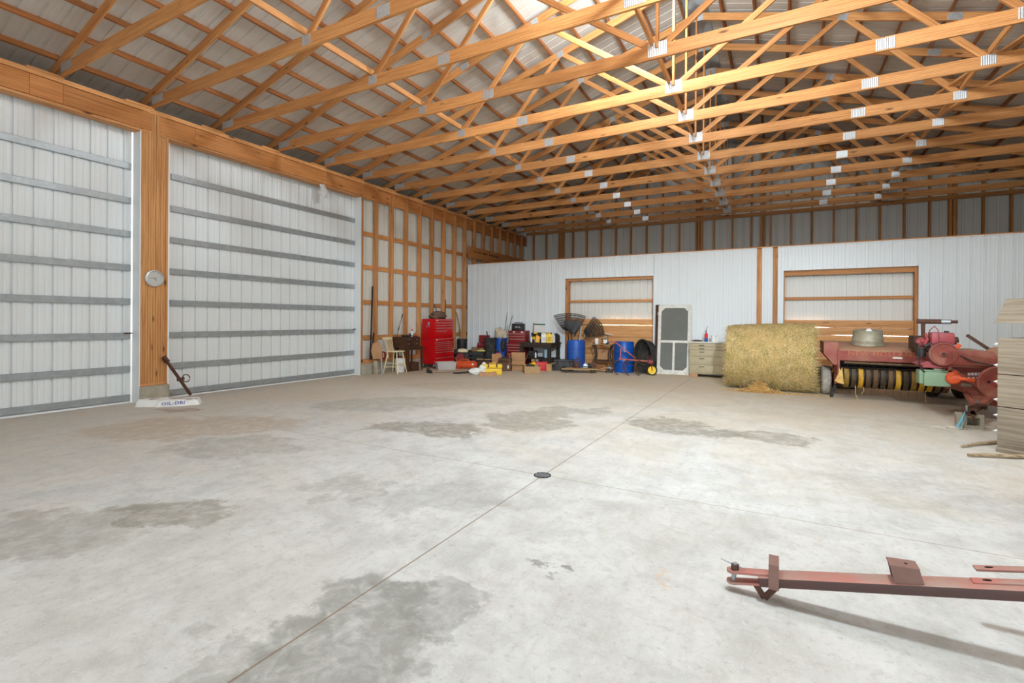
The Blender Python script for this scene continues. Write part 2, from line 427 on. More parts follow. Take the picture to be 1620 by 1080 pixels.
# walls --------------------------------------------------------------
mb = MB()
ribbed(mb, 9.32, EW, .28, 5.15, (-9.71, 0, 0), (0, 1, 0), (0, 0, 1), (-1, 0, 0))
ribbed(mb, -7, -.9, .0, 5.15, (-9.71, 0, 0), (0, 1, 0), (0, 0, 1), (-1, 0, 0))
tag(mb.build('wall_left', M['panel_back'], smooth=False), kind='structure')
mb = MB(); mb.box(-9.70, -9.53, 9.30, EW, 0, .29, None, .008)
tag(mb.build('baseboard_left', M['concrete_block'], smooth=False), kind='structure')
mb = MB(); ribbed(mb, -7, EW, 0, 5.5, (RW, 0, 0), (0, 1, 0), (0, 0, 1), (1, 0, 0))
tag(mb.build('wall_right', M['panel_back'], smooth=False), kind='structure')
# end wall with its gable
mb = MB()
for i in range(67):
    a = -10.42 + i * .255; b = a + .255
    za, zb = top_c(a) + .16, top_c(b) + .16
    for (u, v, zz, zw) in ((a, (a + b) / 2, za, top_c((a + b) / 2) + .16), ((a + b) / 2, b, top_c((a + b) / 2) + .16, zb)):
        pass
    mb.add([(a, EW, 0), (a + .18, EW, 0), (a + .18, EW, top_c(a + .18) + .16), (a, EW, za)], [(0, 1, 2, 3)])
    mb.add([(a + .18, EW, 0), (a + .2, EW + .02, 0), (a + .2, EW + .02, top_c(a + .2) + .16), (a + .18, EW, top_c(a + .18) + .16)], [(0, 1, 2, 3)])
    mb.add([(a + .2, EW + .02, 0), (a + .235, EW + .02, 0), (a + .235, EW + .02, top_c(a + .235) + .16), (a + .2, EW + .02, top_c(a + .2) + .16)], [(0, 1, 2, 3)])
    mb.add([(a + .235, EW + .02, 0), (b, EW, 0), (b, EW, zb), (a + .235, EW + .02, top_c(a + .235) + .16)], [(0, 1, 2, 3)])
tag(mb.build('wall_back', M['panel_back'], smooth=False), kind='structure')
# near end wall: big open doorway (x -4.5..5) that the daylight comes through
mb = MB()
for x0, x1, z0, z1 in ((-9.74, -5.5, 0, 5.4), (5.6, RW, 0, 5.4), (-5.5, 5.6, 4.4, 5.4)):
    mb.box(x0, x1, -7.1, -7.0, z0, z1)
mb.add([(-9.74, -7.05, 5.4), (RW, -7.05, 5.4), (RDG, -7.05, 7.95)], [(0, 1, 2)])
tag(mb.build('wall_front', M['panel_back'], smooth=False), kind='structure')

# partition ----------------------------------------------------------
mb = MB(); PZ = 3.385
def pp(x0, x1, z0, z1): ribbed(mb, x0, x1, z0, z1, (0, BP, 0), (1, 0, 0), (0, 0, 1), (0, -1, 0), phase=-9.5)
pp(-9.50, -5.83, 0, PZ); pp(-5.83, -3.11, 2.79, PZ); pp(-3.11, -.455, 0, PZ); pp(-.335, -.085, 0, PZ); pp(.025, .16, 0, PZ)
pp(.16, 2.86, 2.79, PZ); pp(2.86, RW, 0, PZ)
mb.box(-9.51, -9.47, BP - .024, BP + .02, 0, PZ)
o = mb.build('wall_partition', M['panel'], smooth=False); tag(o, kind='structure')
mb = MB()
mb.box(-9.51, -.455, BP - .026, BP - .002, PZ - .012, PZ + .012); mb.box(-.335, -.085, BP - .026, BP - .002, PZ - .012, PZ + .012); mb.box(.025, RW, BP - .026, BP - .002, PZ - .012, PZ + .012)
for x0, x1 in ((-5.85, -3.09), (.14, 2.88)):
    mb.box(x0, x1, BP - .026, BP, 2.775, 2.80); mb.box(x0, x0 + .02, BP - .026, BP, 0, 2.775); mb.box(x1 - .02, x1, BP - .026, BP, 0, 2.775)
tag(mb.build('trim_1', M['trim'], smooth=False), kind='structure')
o = beam('trim_2', M['stud'], (-9.5, BP + .07, PZ + .02), (RW, BP + .07, PZ + .02), .19, .038); tag(o, kind='structure')
for k, (x0, x1) in enumerate(((-.45, -.34), (-.08, .02))):
    xm = (x0 + x1) / 2
    o = beam('stud', M['stud'], (xm, BP + .01, 0), (xm, BP + .01, PZ - .01), x1 - x0, .05, up=(0, 1, 0))
    tag(o, ['bare pine upright in the white partition, left one of the pair above the hay bale', 'bare pine upright in the white partition, right one of the pair above the hay bale'][k], 'stud', 'bare uprights in the white partition')
# framed openings: lining, girt, boards
def opening(x0, x1, head, label, gaps, jambs):
    t = thing('boarded_opening', label, 'opening', ((x0 + x1) / 2, BP, 0))
    cx = (x0 + x1) / 2; w = (x1 - x0) / 2
    mb = MB(); ribbed(mb, -w - .1, w + .1, 0, 3.0, (0, .26, 0), (1, 0, 0), (0, 0, 1), (0, 1, 0))
    mb.build('backing_panel', M['panel_back'], t, smooth=False)
    beam('header', M['stud'], (-w, .075, 2.78 - head / 2), (w, .075, 2.78 - head / 2), .04, head, parent=t)
    beam('header_soffit', M['stud'], (-w, .16, 2.76), (w, .16, 2.76), .13, .038, parent=t)
    for s in (-1, 1):
        beam('jamb', M['stud'], (s * (w - jambs[s > 0] / 2), .12, 0), (s * (w - jambs[s > 0] / 2), .12, 2.74), jambs[s > 0], .2, up=(0, 1, 0), parent=t)
    beam('girt', M['stud'], (-w + .03, .2, 2.07), (w - .03, .2, 2.07), .038, .075, parent=t)
    z = 1.52; k = 0
    while z > .2:
        h = .172
        beam('board', M['board'], (-w + .03, .15 + .002 * (k % 2), z - h / 2), (w - .03, .15 + .002 * (k % 2), z - h / 2), .032, h, parent=t, b=.005)
        g = .006
        if k in gaps: g = .016
        z -= h + g; k += 1
    beam('bottom_plate', M['stud'], (-w, .16, .09), (w, .16, .09), .14, .16, parent=t)
    return t
op1 = opening(-5.83, -3.11, .085, 'boarded up partition opening behind the blue plastic drum and fan-shaped tools', (0,), (.075, .03))
op2 = opening(.16, 2.86, .13, 'boarded up partition opening behind the hay bale and red baler', (0, 1), (.03, .055))
text('stamp', 'M1R', M['ink'], TR(.02 - .44, .131, 1.455) @ RX(PI / 2), .06, op2)

# sliding doors in the left wall ----------------------------------------
def sliding_door(name, y0, y1, girts):
    t = thing(name, None, None, (-9.79, (y0 + y1) / 2, 0)); tag(t, kind='structure'); h = (y1 - y0) / 2
    mb = MB(); ribbed(mb, -h, h, .02, 4.9, (0, 0, 0), (0, 1, 0), (0, 0, 1), (-1, 0, 0), phase=.03)
    mb.build('panel', M['panel'], t, smooth=False)
    for z in girts:
        mb = MB()
        # hat-shaped rail with turned lips
        poly = [(0, -.052), (.045, -.052), (.05, -.047), (.05, .047), (.045, .052), (0, .052), (0, .046), (.042, .046), (.042, -.046), (0, -.046)]
        vs = [(p, -h + .015, z + q) for p, q in poly] + [(p, h - .015, z + q) for p, q in poly]; n = len(poly)
        mb.add(vs, [tuple(range(n)), tuple(range(2 * n - 1, n - 1, -1))] + [(i, (i + 1) % n, n + (i + 1) % n, n + i) for i in range(n)])
        mb.build('rail', M['galv'], t, smooth=False)
    mb = MB(); mb.box(-.012, .03, -h, h, -.045, .028); mb.build('bottom_seal', M['trim'], t, smooth=False)
    mb = MB()
    for y in (-h + .01, h - .01): mb.box(-.02, .012, y - .012, y + .012, .02, 4.9)
    mb.build('edge_trim', M['trim'], t, smooth=False)
    return t
GZ = [.095, .585, 1.155, 1.74, 2.32, 2.895, 3.47, 4.055]
d1 = sliding_door('door_1', -1.1, 4.22, GZ); d2 = sliding_door('door_2', 4.818, 9.34, GZ)
mb = MB(); mb.cyl((.05, 0, 0), (.09, 0, 0), .012, n=10); mb.box(.08, .095, -.05, .06, -.012, .012); mb.cyl((.05, .05, 0), (.11, .05, 0), .01, n=8)
for d, y in ((d1, 2.585), (d2, 2.14)):
    o = mb.build('latch', M['rust'], d); o.location = (0, y, 1.2)
mb = MB()
mb.box(-9.775, -9.53, 4.243, 4.249, 0, 4.66); mb.box(-9.775, -9.53, 9.255, 9.262, 0, 4.66)
mb.box(-9.536, -9.526, 4.238, 4.252, 0, 4.66)
mb.box(-9.775, -9.70, 4.683, 4.69, 0, 4.66)
tag(mb.build('trim_3', M['trim'], smooth=False), kind='structure')

# laminated post on its pier
t = thing('laminated_post', 'wide laminated pine post between the two sliding doors', 'post', (LW, 4.465, .29))
mb = MB(); n = 11; w = .43 / n
for i in range(n):
    y = -.215 + i * w; d = R.uniform(0, .012)
    mb.box(-.215, -d, y + .0018, y + w - .0018, 0, 4.72 if 0 < i < n - 1 else 4.38)
o = mb.build('plies', M['post'], t, smooth=False)
# grain must run up the post: turn the mesh so that local x points up
def upright(o):
    Q = RY(-PI / 2); o.data.transform(Q.inverted()); o.matrix_local = o.matrix_local @ Q
upright(o)
mb = MB(); mb.box(-.205, .004, -.213, .213, 0, .035, None, .004); mb.build('base_plate', M['stud'], t)
mb = MB(); mb.box(-9.775, -9.49, 4.245, 4.70, 0, .288, None, .012)
tag(mb.build('concrete_pier', M['concrete_block'], smooth=False), 'rough concrete pier block under the laminated post', 'pier')
# headers
def header(y0, y1, seams, label):
    t = thing('door_header', label, 'header', (LW, (y0 + y1) / 2, 4.68)); c = (y0 + y1) / 2
    ys = [y0] + seams + [y1]
    for a, b in zip(ys, ys[1:]):
        beam('facing_board', M['header'], (-.022 - R.uniform(0, .004), a - c + .002, .165), (-.022, b - c - .002, .165), .045, .30, up=(0, 0, 1), parent=t)
    beam('soffit_board', M['stud'], (-.10, y0 - c, -.012), (-.10, y1 - c, -.012), .2, .038, parent=t)
    beam('inner_board', M['header'], (-.15, y0 - c, .165), (-.15, y1 - c, .165), .1, .3, parent=t)
    return t
header(-.88, 4.42, [.6, 2.84, 3.22], 'pine header beam over the left sliding door')
header(4.535, 9.30, [5.13, 6.9, 8.15], 'pine header beam over the right sliding door')
# top plates and bearing blocks
o = beam('top_plate', M['post'], (LW - .07, -7, 5.025), (LW - .07, EW - .2, 5.025), .15, .036); tag(o, 'lower of the doubled pine top plates along the left wall', 'plate')
o = beam('top_plate', M['post'], (LW - .075, -7, 5.062), (LW - .075, EW - .2, 5.062), .135, .036); tag(o, 'upper of the doubled pine top plates along the left wall', 'plate')
ORD = ['first', 'second', 'third', 'fourth', 'fifth', 'sixth', 'seventh', 'eighth', 'ninth', 'tenth', 'eleventh', 'twelfth', 'thirteenth', 'fourteenth', 'fifteenth', 'sixteenth', 'seventeenth', 'eighteenth', 'nineteenth', 'twentieth']
for k in range(-1, 13):
    y = Y0 + SP * k
    o = beam('bearing_block', M['post'], (LW - .035, y - .40, 5.09), (LW - .035, y + .022, 5.09), .085, .036)
    n = 12 - k
    tag(o, 'short pine block under the heel of the %s truss from the end wall' % ORD[n], 'block', 'blocks under the truss ends')

# left wall studs and nailing girts
ys = [9.30] + [9.85 + .6125 * i for i in range(15)]
for i, y in enumerate(ys):
    w = .075 if i == 0 else .055
    o = beam('wall_stud', M['stud'], (LW - .07, y, .33), (LW - .07, y, 5.005), .14, w, up=(0, 1, 0))
    tag(o, '%s tall pine wall stud counting from the right sliding door' % ORD[i], 'stud', 'studs of the left wall')
for z, l in ((.97, 'lowest'), (1.92, 'second'), (2.86, 'third'), (3.75, 'top')):
    o = beam('wall_girt', M['stud'], (-9.685, 9.3, z), (-9.685, EW - .05, z), .036, .12)
    tag(o, '%s long pine girt behind the left wall studs%s' % (l, ' from the floor' if l != 'top' else ''), 'girt', 'girts of the left wall')
o = beam('sill_plate', M['stud'], (LW - .08, 9.28, .345), (LW - .08, BP, .345), .16, .1); tag(o, 'pine sill plate on the concrete curb under the wall studs', 'plate')
o = beam('wall_header', M['header'], (-9.63, 9.32, 4.84), (-9.63, EW - .05, 4.84), .06, .33); tag(o, 'pine band board between the top ends of the left wall studs', 'board')
o = beam('ledger_board', M['header'], (LW + .008, BP + .02, 3.85), (LW + .008, EW - .2, 3.85), .02, .42); tag(o, 'wide plywood band on the left wall behind the partition top', 'board')
mb = MB()
for i in range(17):
    x = .3 + i * .11 + R.uniform(-.02, .02)
    if i in (5, 9): continue
    mb.box(x, x + R.uniform(.05, .085), -.001, .001, -.02, R.uniform(.02, .035))
    mb.box(x, x + .02, -.001, .001, .02, .045)
o.name = 'ledger_board'
s = mb.build('dark_stamp', M['ink'], o, smooth=False); s.matrix_local = TR(0, -.0115, .05)
# end wall studs, posts and rail
for i in range(26):
    x = -9.24 + .604 * i
    if x > RW - .2: break
    o = beam('end_wall_stud', M['truss'], (x, EW - .08, 0), (x, EW - .08, top_c(x) - .09), .14, .05, up=(1, 0, 0))
    tag(o, '%s end wall stud above the partition, counting from the left wall' % (ORD[i] if i < 20 else ['twenty-first', 'twenty-second', 'twenty-third', 'twenty-fourth', 'twenty-fifth', 'twenty-sixth'][i - 20]), 'stud', 'studs of the end wall')
for k, x in enumerate((-7.9, -2.45, -.42, 4.56)):
    t = thing('end_wall_post', '%s doubled pine post in the end wall counting from the left' % ORD[k], 'post', (x, EW - .09, 0), 0, 'doubled posts of the end wall')
    for s in (-.045, .045): beam('ply', M['truss'], (s, 0, 0), (s, 0, top_c(x) - .09), .17, .07, up=(1, 0, 0), parent=t)
o = beam('end_wall_rail', M['truss'], (LW, EW - .17, 5.19), (RW, EW - .17, 5.19), .036, .13); tag(o, 'long pine rail across the end wall studs', 'rail')
o = beam('end_wall_rail', M['truss'], (LW, EW - .17, 3.7), (RW, EW - .17, 3.7), .036, .13); tag(o, 'lower pine rail across the end wall behind the partition', 'rail')

# roof ----------------------------------------------------------------
mb = MB(); A = math.atan(SL); ca, sa = math.cos(A), math.sin(A)
zp = .16
for s in (-1, 1):
    ex = LW - .85 if s < 0 else 2 * RDG - LW + .3
    e = Vector((ex, 0, top_c(ex) + zp)); Ls = abs(RDG - ex) / ca
    vd = Vector((-s * ca, 0, sa)); nd = Vector((s * sa, 0, ca))
    ribbed(mb, -7.2, EW + .05, 0, Ls, e, (0, 1, 0), vd, nd, phase=.05, rib=.012)
tag(mb.build('roof', M['roof'], smooth=False), kind='structure')
mb = MB()
mb.add([(RDG - .22, -7, top_c(RDG - .22) + zp - .012), (RDG + .22, -7, top_c(RDG + .22) + zp - .012), (RDG + .22, EW, top_c(RDG + .22) + zp - .012), (RDG - .22, EW, top_c(RDG - .22) + zp - .012), (RDG, -7, top_c(RDG) + zp - .008), (RDG, EW, top_c(RDG) + zp - .008)], [(0, 4, 5, 3), (4, 1, 2, 5)])
tag(mb.build('trim_4', M['galv'], smooth=False), kind='structure')
for s, side in ((-1, 'left'), (1, 'right')):
    for i in range(14):
        x = LW - .15 + .612 * i if s < 0 else 6.58 - .582 * i
        if abs(x - RDG) < .1: continue
        z = top_c(x) + .073 + .044
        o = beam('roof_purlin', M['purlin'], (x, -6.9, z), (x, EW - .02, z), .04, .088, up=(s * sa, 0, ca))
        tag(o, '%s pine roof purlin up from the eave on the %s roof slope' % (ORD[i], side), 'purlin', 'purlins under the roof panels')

mb = MB(); mb.box(LW - .87, LW - .83, -7.2, EW + .05, 4.86, top_c(LW - .85) + .2); mb.box(LW - .85, LW - .20, -7.2, EW + .05, 4.90, 4.93)
tag(mb.build('trim_5', M['roof'], smooth=False), kind='structure')
# trusses ----------------------------------------------------------------
def plate(t, x, z, w, h, rot=0.0, y=-.0205):
    k = (w, h)
    if k not in _pl:
        mb = MB(); n = max(4, int(w / .022))
        for i in range(n):
            a = -w / 2 + i * w / n; q = w / n
            mb.add([(a, 0, -h / 2), (a + q * .5, -.0028, -h / 2), (a + q, 0, -h / 2), (a + q, 0, h / 2), (a + q * .5, -.0028, h / 2), (a, 0, h / 2)], [(0, 1, 4, 5), (1, 2, 3, 4)])
        mb.box(-w / 2, w / 2, 0, .0025, -h / 2, h / 2)
        o = mb.build('connector_plate', M['plate'], t, smooth=False); _pl[k] = o.data
        o.matrix_local = TR(x, y, z) @ RY(-rot); return
    link('connector_plate', _pl[k], t, TR(x, y, z) @ RY(-rot))
_pl = {}
H = RDG - LW; CH = .184; C0 = 5.10 + CH / 2
def make_truss(k):
    y = Y0 + SP * k
    n = 12 - k
    t = thing('roof_truss', 'pine roof truss with plated joints, %s from the end wall' % ORD[n], 'truss', (RDG, y, 5.10), 0, 'roof trusses')
    T = .038; c = CH / 2
    tz = lambda x: top_c(RDG + x) - 5.10
    beam('bottom_chord', M['truss'], (-H, 0, c), (-2.74, 0, c), T, CH, parent=t); beam('bottom_chord', M['truss'], (-2.738, 0, c), (2.72, 0, c), T, CH, parent=t); beam('bottom_chord', M['truss'], (2.722, 0, c), (H, 0, c), T, CH, parent=t)
    for s in (-1, 1):
        beam('top_chord', M['truss'], (s * (H + (.6 if s < 0 else .25)), 0, tz(H + (.6 if s < 0 else .25))), (s * 4.03, 0, tz(4.03)), T, .14, parent=t); beam('top_chord', M['truss'], (s * 4.03, 0, tz(4.03)), (0, 0, tz(0)), T, .14, parent=t)
        beam('web', M['truss'], (s * 4.13, 0, c), (s * 2.49, 0, tz(2.49)), T - .001, .089, parent=t)
        beam('web', M['truss'], (s * .05, 0, c + .05), (s * 2.47, 0, tz(2.47)), T - .002, .089, parent=t)
    beam('king_post', M['truss'], (0, 0, c + .05), (0, 0, tz(0)), T - .003, .089, up=(0, 1, 0), parent=t).rotation_euler
    plate(t, 0, c + .035, .26, .19); plate(t, 0, tz(0) - .03, .24, .16)
    for s in (-1, 1):
        plate(t, s * 2.73, c, .21, .15); plate(t, s * 4.1, c + .02, .17, .14); plate(t, s * 2.49, tz(2.49) - .01, .15, .13, s * -A); plate(t, s * 4.03, tz(4.03), .2, .12, s * -A)
        plate(t, s * (H - .18), c + .03, .34, .13, 0)
    return t
for k in range(-1, 13): make_truss(k)
for x, l in ((-5.60, 'left'), (RDG - .07, 'middle'), (2.64, 'right')):
    z = 5.10 + CH + .047
    o = beam('lateral_brace', M['truss'], (x, .8, z), (x, EW - .2, z), .038, .089); tag(o, '%s of the three long pine braces lying on the truss chords' % l, 'brace', 'braces along the truss chords')
for k, (A_, B_) in enumerate((((2.0, 13.2), (4.6, 6.2)), ((1.55, 12.6), (4.15, 5.7)))):
    z = 5.10 + CH + .112
    o = beam('diagonal_brace', M['truss'], (A_[0] + .25, A_[1], z), (B_[0], B_[1], z), .089, .036)
    tag(o, ['diagonal pine brace on the truss chords, the one nearer the far side wall', 'diagonal pine brace on the truss chords, the one nearer the ridge'][k], 'brace', 'diagonal braces on the truss chords')
# floor drain
t = thing('floor_drain', 'round cast iron floor drain at the crossing of the floor joints', 'drain', (-1.935, 4.185, 0))
mb = MB(); mb.lathe([(.075, .001), (.075, .006), (.083, .006), (.083, .001)], 28); mb.build('rim', M['dark_iron'], t)
mb = MB()
for i in range(7): mb.box(-.072 + i * .0225, -.062 + i * .0225, -math.sqrt(max(0, .072 ** 2 - (-.067 + i * .0225) ** 2)), math.sqrt(max(0, .072 ** 2 - (-.067 + i * .0225) ** 2)), .002, .006)
mb.box(-.074, .074, -.006, .006, .002, .0065); mb.build('grate', M['galv'], t)
mb = MB(); mb.lathe([(.0, .0012), (.075, .0012)], 28); mb.build('shadow_well', M['dark_iron'], t)
# ------------------------------------------------------------------ things on and by the left wall
CAMZ = .4979
# wall clock
t = thing('wall_clock', 'round wall clock with a steel rim on the laminated post', 'clock', (LW + .001, 4.455, 2.15))
Q = RY(PI / 2)
mb = MB(); mb.lathe([(.118, 0.0), (.146, .004), (.150, .02), (.140, .040), (.126, .046), (.120, .036), (.118, .022)], 48, Q); mb.build('rim', M['zinc'], t)
mb = MB(); mb.lathe([(0, .02), (.1185, .02)], 40, Q); mb.build('dial', M['clockface'], t)
mb = MB()
for i in range(12):
    a = i * PI / 6; mb.bar((.0215, .098 * math.sin(a), .098 * math.cos(a)), (.0215, .110 * math.sin(a), .110 * math.cos(a)), .005 if i % 3 else .009, .001, (1, 0, 0))
mb.build('hour_marks', M['ink'], t, smooth=False)
for nm, a, l, w in (('hour_hand', math.radians(138), .05, .009), ('minute_hand', math.radians(266), .08, .006), ('second_hand', math.radians(52), .06, .002)):
    mb = MB(); mb.bar((.0235, -.01 * math.sin(a), -.01 * math.cos(a)), (.0235, l * math.sin(a), l * math.cos(a)), w, .0015, (1, 0, 0)); mb.build(nm, M['ink'], t, smooth=False)
# plastic bag hanging from the header
mb = MB()
pts = []
for i in range(10):
    f = i / 9; w = .055 + .065 * math.sin(min(1, f * 1.2) * PI * .75) - .02 * f
    for k in range(12):
        a = 2 * PI * k / 12
        r = w * (1 + .22 * math.sin(3 * a + i * 1.1) + .12 * R.uniform(-1, 1))
        pts.append((.02 + .35 * r * math.cos(a), r * math.sin(a) + .05 * f, -.30 * f + .01 * math.sin(a * 2)))
mb.add(pts, [(i * 12 + k, i * 12 + (k + 1) % 12, (i + 1) * 12 + (k + 1) % 12, (i + 1) * 12 + k) for i in range(9) for k in range(12)])
o = mb.build('plastic_bag', M['bagfilm']); o.location = (-9.50, 7.98, 4.655); tag(o, 'crumpled clear plastic bag hanging from the right door header', 'bag')
# steel hitch bar leaning on the post
t = thing('hitch_bar', 'rusty iron bar with a ring leaning against the laminated post', 'iron bar', (-9.12, 4.86, .10))
A_, B_ = Vector((.0, 0, 0)), Vector((-.37, -.25, .66)); d = (B_ - A_)
mb = MB(); mb.bar(A_, B_, .055, .03, (0, 1, 0), .005); mb.build('shaft', M['rust'], t)
mb = MB(); p = A_ + d * .95; mb.bar(p + Vector((.0, -.05, .035)), p + Vector((0, .05, -.02)), .07, .025); mb.bar(A_ + d * .9, A_ + d * 1.03, .09, .045, (0, 1, 0), .008); mb.build('hook_end', M['rust'], t)
mb = MB(); c = A_ + d * .40 + Vector((.085, .05, .035)); mb.tube([c + Vector((.065 * math.cos(a) * .88, .065 * math.cos(a) * .48, .065 * math.sin(a))) for a in [2 * PI * i / 22 for i in range(22)]], .009, 8); mb.build('ring', M['rust'], t)
mb = MB(); p = A_ + d * .40; mb.bar(p + Vector((-.04, -.03, .0)), p + Vector((.06, .03, .035)), .03, .05); mb.build('collar', M['rust'], t)
# bags of absorbent
def bag(label, loc, rz, L, W, H, seed, front):
    from mathutils import noise
    t = thing('absorbent_bag', label, 'bag', loc, rz, 'bags by the laminated post')
    nx, ny = 26, 16; vs = []; fs = []
    def hgt(u, v):
        e = max(0, (1 - abs(u) ** 9)) ** .5 * max(0, (1 - abs(v) ** 7)) ** .5
        return H * e * (.86 + .2 * noise.noise(Vector((u * 2.2, v * 2.2, seed * 5.3))))
    for s in (0, 1):
        for j in range(ny + 1):
            for i in range(nx + 1):
                u, v = -1 + 2 * i / nx, -1 + 2 * j / ny
                x = u * L / 2 * (1 + .02 * math.sin(v * 5 + seed)); y = v * W / 2 * (1 + .03 * math.sin(u * 4 + seed))
                vs.append((x, y, hgt(u, v) if s else .004 + .001 * abs(u)))
    N = (nx + 1) * (ny + 1)
    for s in (0, 1):
        for j in range(ny):
            for i in range(nx):
                a = s * N + j * (nx + 1) + i; fs.append((a, a + 1, a + nx + 2, a + nx + 1))
    for i in range(nx): fs.append((i, i + 1, N + i + 1, N + i)); q = ny * (nx + 1) + i; fs.append((q, q + 1, N + q + 1, N + q))
    for j in range(ny):
        a = j * (nx + 1); fs.append((a, a + nx + 1, N + a + nx + 1, N + a)); a += nx; fs.append((a, a + nx + 1, N + a + nx + 1, N + a))
    mb = MB(); mb.add(vs, fs); mb.build('sack', M['white'], t, ang=50)
    # printed patches draped on the top surface
    def patch(name, x0, x1, y0, y1, mat, off=.003, n=6):
        mb = MB(); vs = []
        for j in range(n + 1):
            for i in range(n + 1):
                x = x0 + (x1 - x0) * i / n; y = y0 + (y1 - y0) * j / n
                vs.append((x, y, hgt(2 * x / L, 2 * y / W) + off))
        mb.add(vs, [(j * (n + 1) + i, j * (n + 1) + i + 1, (j + 1) * (n + 1) + i + 1, (j + 1) * (n + 1) + i) for j in range(n) for i in range(n)]); mb.build(name, mat, t)
    patch('beige_print', -L * .28, L * .12, -W * .05, W * .36, M['bagprint'])
    patch('blue_stripe', -L * .14, L * .0, -W * .16, -W * .09, M['blue_ink'])
    if front:
        patch('round_mark', L * .36, L * .42, -W * .26, -W * .12, M['blue_ink'])
        for i in range(3): patch('small_print', L * .16, L * .32, -W * (.14 + .07 * i), -W * (.12 + .07 * i), M['ink'] if i else M['bagprint'], n=4)
        text('lettering', 'OIL-DRI', M['blue_ink'], TR(-L * .10, -W * .5 - .004, H * .46) @ RX(PI / 2 - .12), .075, t, sx=1.15, spacing=1.1)
    return t
bag('white and blue sack of absorbent lying in front, under the iron bar', (-8.90, 4.56, .0), .98, .62, .40, .115, 1, True)
bag('white and blue sack of absorbent lying behind, against the concrete pier', (-9.13, 4.30, .0), .62, .46, .34, .135, 2, False)

# two dark steel lengths leaning in the first stud bay
for k, (a, b, w, l) in enumerate((((-9.46, 9.53, .40), (-9.60, 9.74, 2.36), .035, 'long dark angle iron leaning in the first stud bay beside the sliding door'), ((-9.44, 9.55, .40), (-9.60, 9.80, 1.10), .035, 'short dark angle iron leaning in the first stud bay beside the sliding door'))):
    mb = MB(); mb.bar(a, b, w, .006, (0, 1, 0)); mb.bar(Vector(a) + Vector((.0, .016, .0)), Vector(b) + Vector((0, .016, 0)), .006, .035, (0, 1, 0)); o = mb.build('angle_iron', M['dark_iron']); tag(o, l, 'angle iron')
# brown paper sack on the sill
mb = MB(); mb.prism([(-.12, 0), (.12, 0), (.16, .08), (.08, .46), (-.12, .42), (-.17, .22)], -.05, .05); o = mb.build('paper_sack', M['paper']); o.matrix_world = TR(-9.40, 9.72, .40) @ RZ(1.2) @ RX(-.1)
tag(o, 'flattened brown paper sack propped on the sill beside the sliding door', 'sack')
# red cable reel hung over the sill with its white cord
t = thing('cord_coil', 'coil of red cord hung on the sill plate behind the cream stool', 'cord', (-9.34, 9.90, .46))
mb = MB()
for i in range(5):
    r = .075 + .012 * R.uniform(-1, 1); mb.tube([(.015 * i - .03, r * math.cos(a) * .9, r * math.sin(a) * 1.2 + .03) for a in [2 * PI * k / 20 for k in range(20)]], .009, 6, True)
mb.tube([(0, .02, -.06), (.02, -.05, -.10), (.03, -.12, -.06), (.02, -.16, -.09)], .009, 6); mb.build('red_loops', M['red_dull'], t)
mb = MB()
for i in range(3):
    r = .06; mb.tube([(.01 * i, .13 + r * math.cos(a) * .8, r * math.sin(a)) for a in [2 * PI * k / 16 for k in range(16)]], .010, 6, True)
mb.build('white_loops', M['cream'], t)
mb = MB(); mb.cyl((-9.27, 9.78, 0), (-9.30, 9.78, .42), .022, n=14); o = mb.build('pipe_post', M['galv']); tag(o, 'short steel pipe standing against the curb left of the cream stool', 'pipe')
mb = MB(); mb.box(-.05, .05, -.03, .03, 0, .36, RZ(.2), .006); o = mb.build('block', M['concrete_block']); o.location = (-9.38, 9.66, 0); tag(o, 'narrow grey block standing against the curb beside the steel pipe', 'block')

# cream stool with a spindle back
t = thing('spindle_stool', 'cream painted tall stool with a spindle back', 'stool', (-9.10, 10.10, 0), .12)
sz = .615
mb = MB()
mb.box(-.19, .19, -.18, .18, sz - .035, sz, None, .014); mb.build('seat', M['cream'], t)
for x, y in ((-1, -1), (1, -1), (1, 1), (-1, 1)):
    mb = MB(); mb.tube([(x * .14, y * .13, sz - .03), (x * .18, y * .17, .3), (x * .23, y * .22, 0)], .014, 10, rs=[.013, .018, .012]); mb.build('leg', M['cream'], t)
for (x0, y0, x1, y1, z) in ((-.2, -.19, .2, -.19, .19), (-.195, -.185, .195, -.185, .29), (-.2, .19, .2, .19, .22), (-.205, -.19, -.205, .19, .16), (.2, -.19, .2, .19, .26)):
    mb = MB(); mb.cyl((x0, y0, z), (x1, y1, z), .009, n=10); mb.build('rung', M['cream'], t)
for i in range(6):
    y = -.15 + .06 * i
    mb = MB(); mb.tube([(-.15, y * .82, sz - .01), (-.19, y * .95, sz + .18), (-.255, y * 1.05, sz + .34)], .009, 8, rs=[.012, .009, .008] if i in (0, 5) else [.008, .007, .006]); mb.build('spindle', M['cream'], t)
mb = MB(); mb.box(-.018, .018, -.195, .195, 0, .075, TR(-.252, 0, sz + .29) @ RY(-.25), .008); mb.build('top_rail', M['cream'], t)
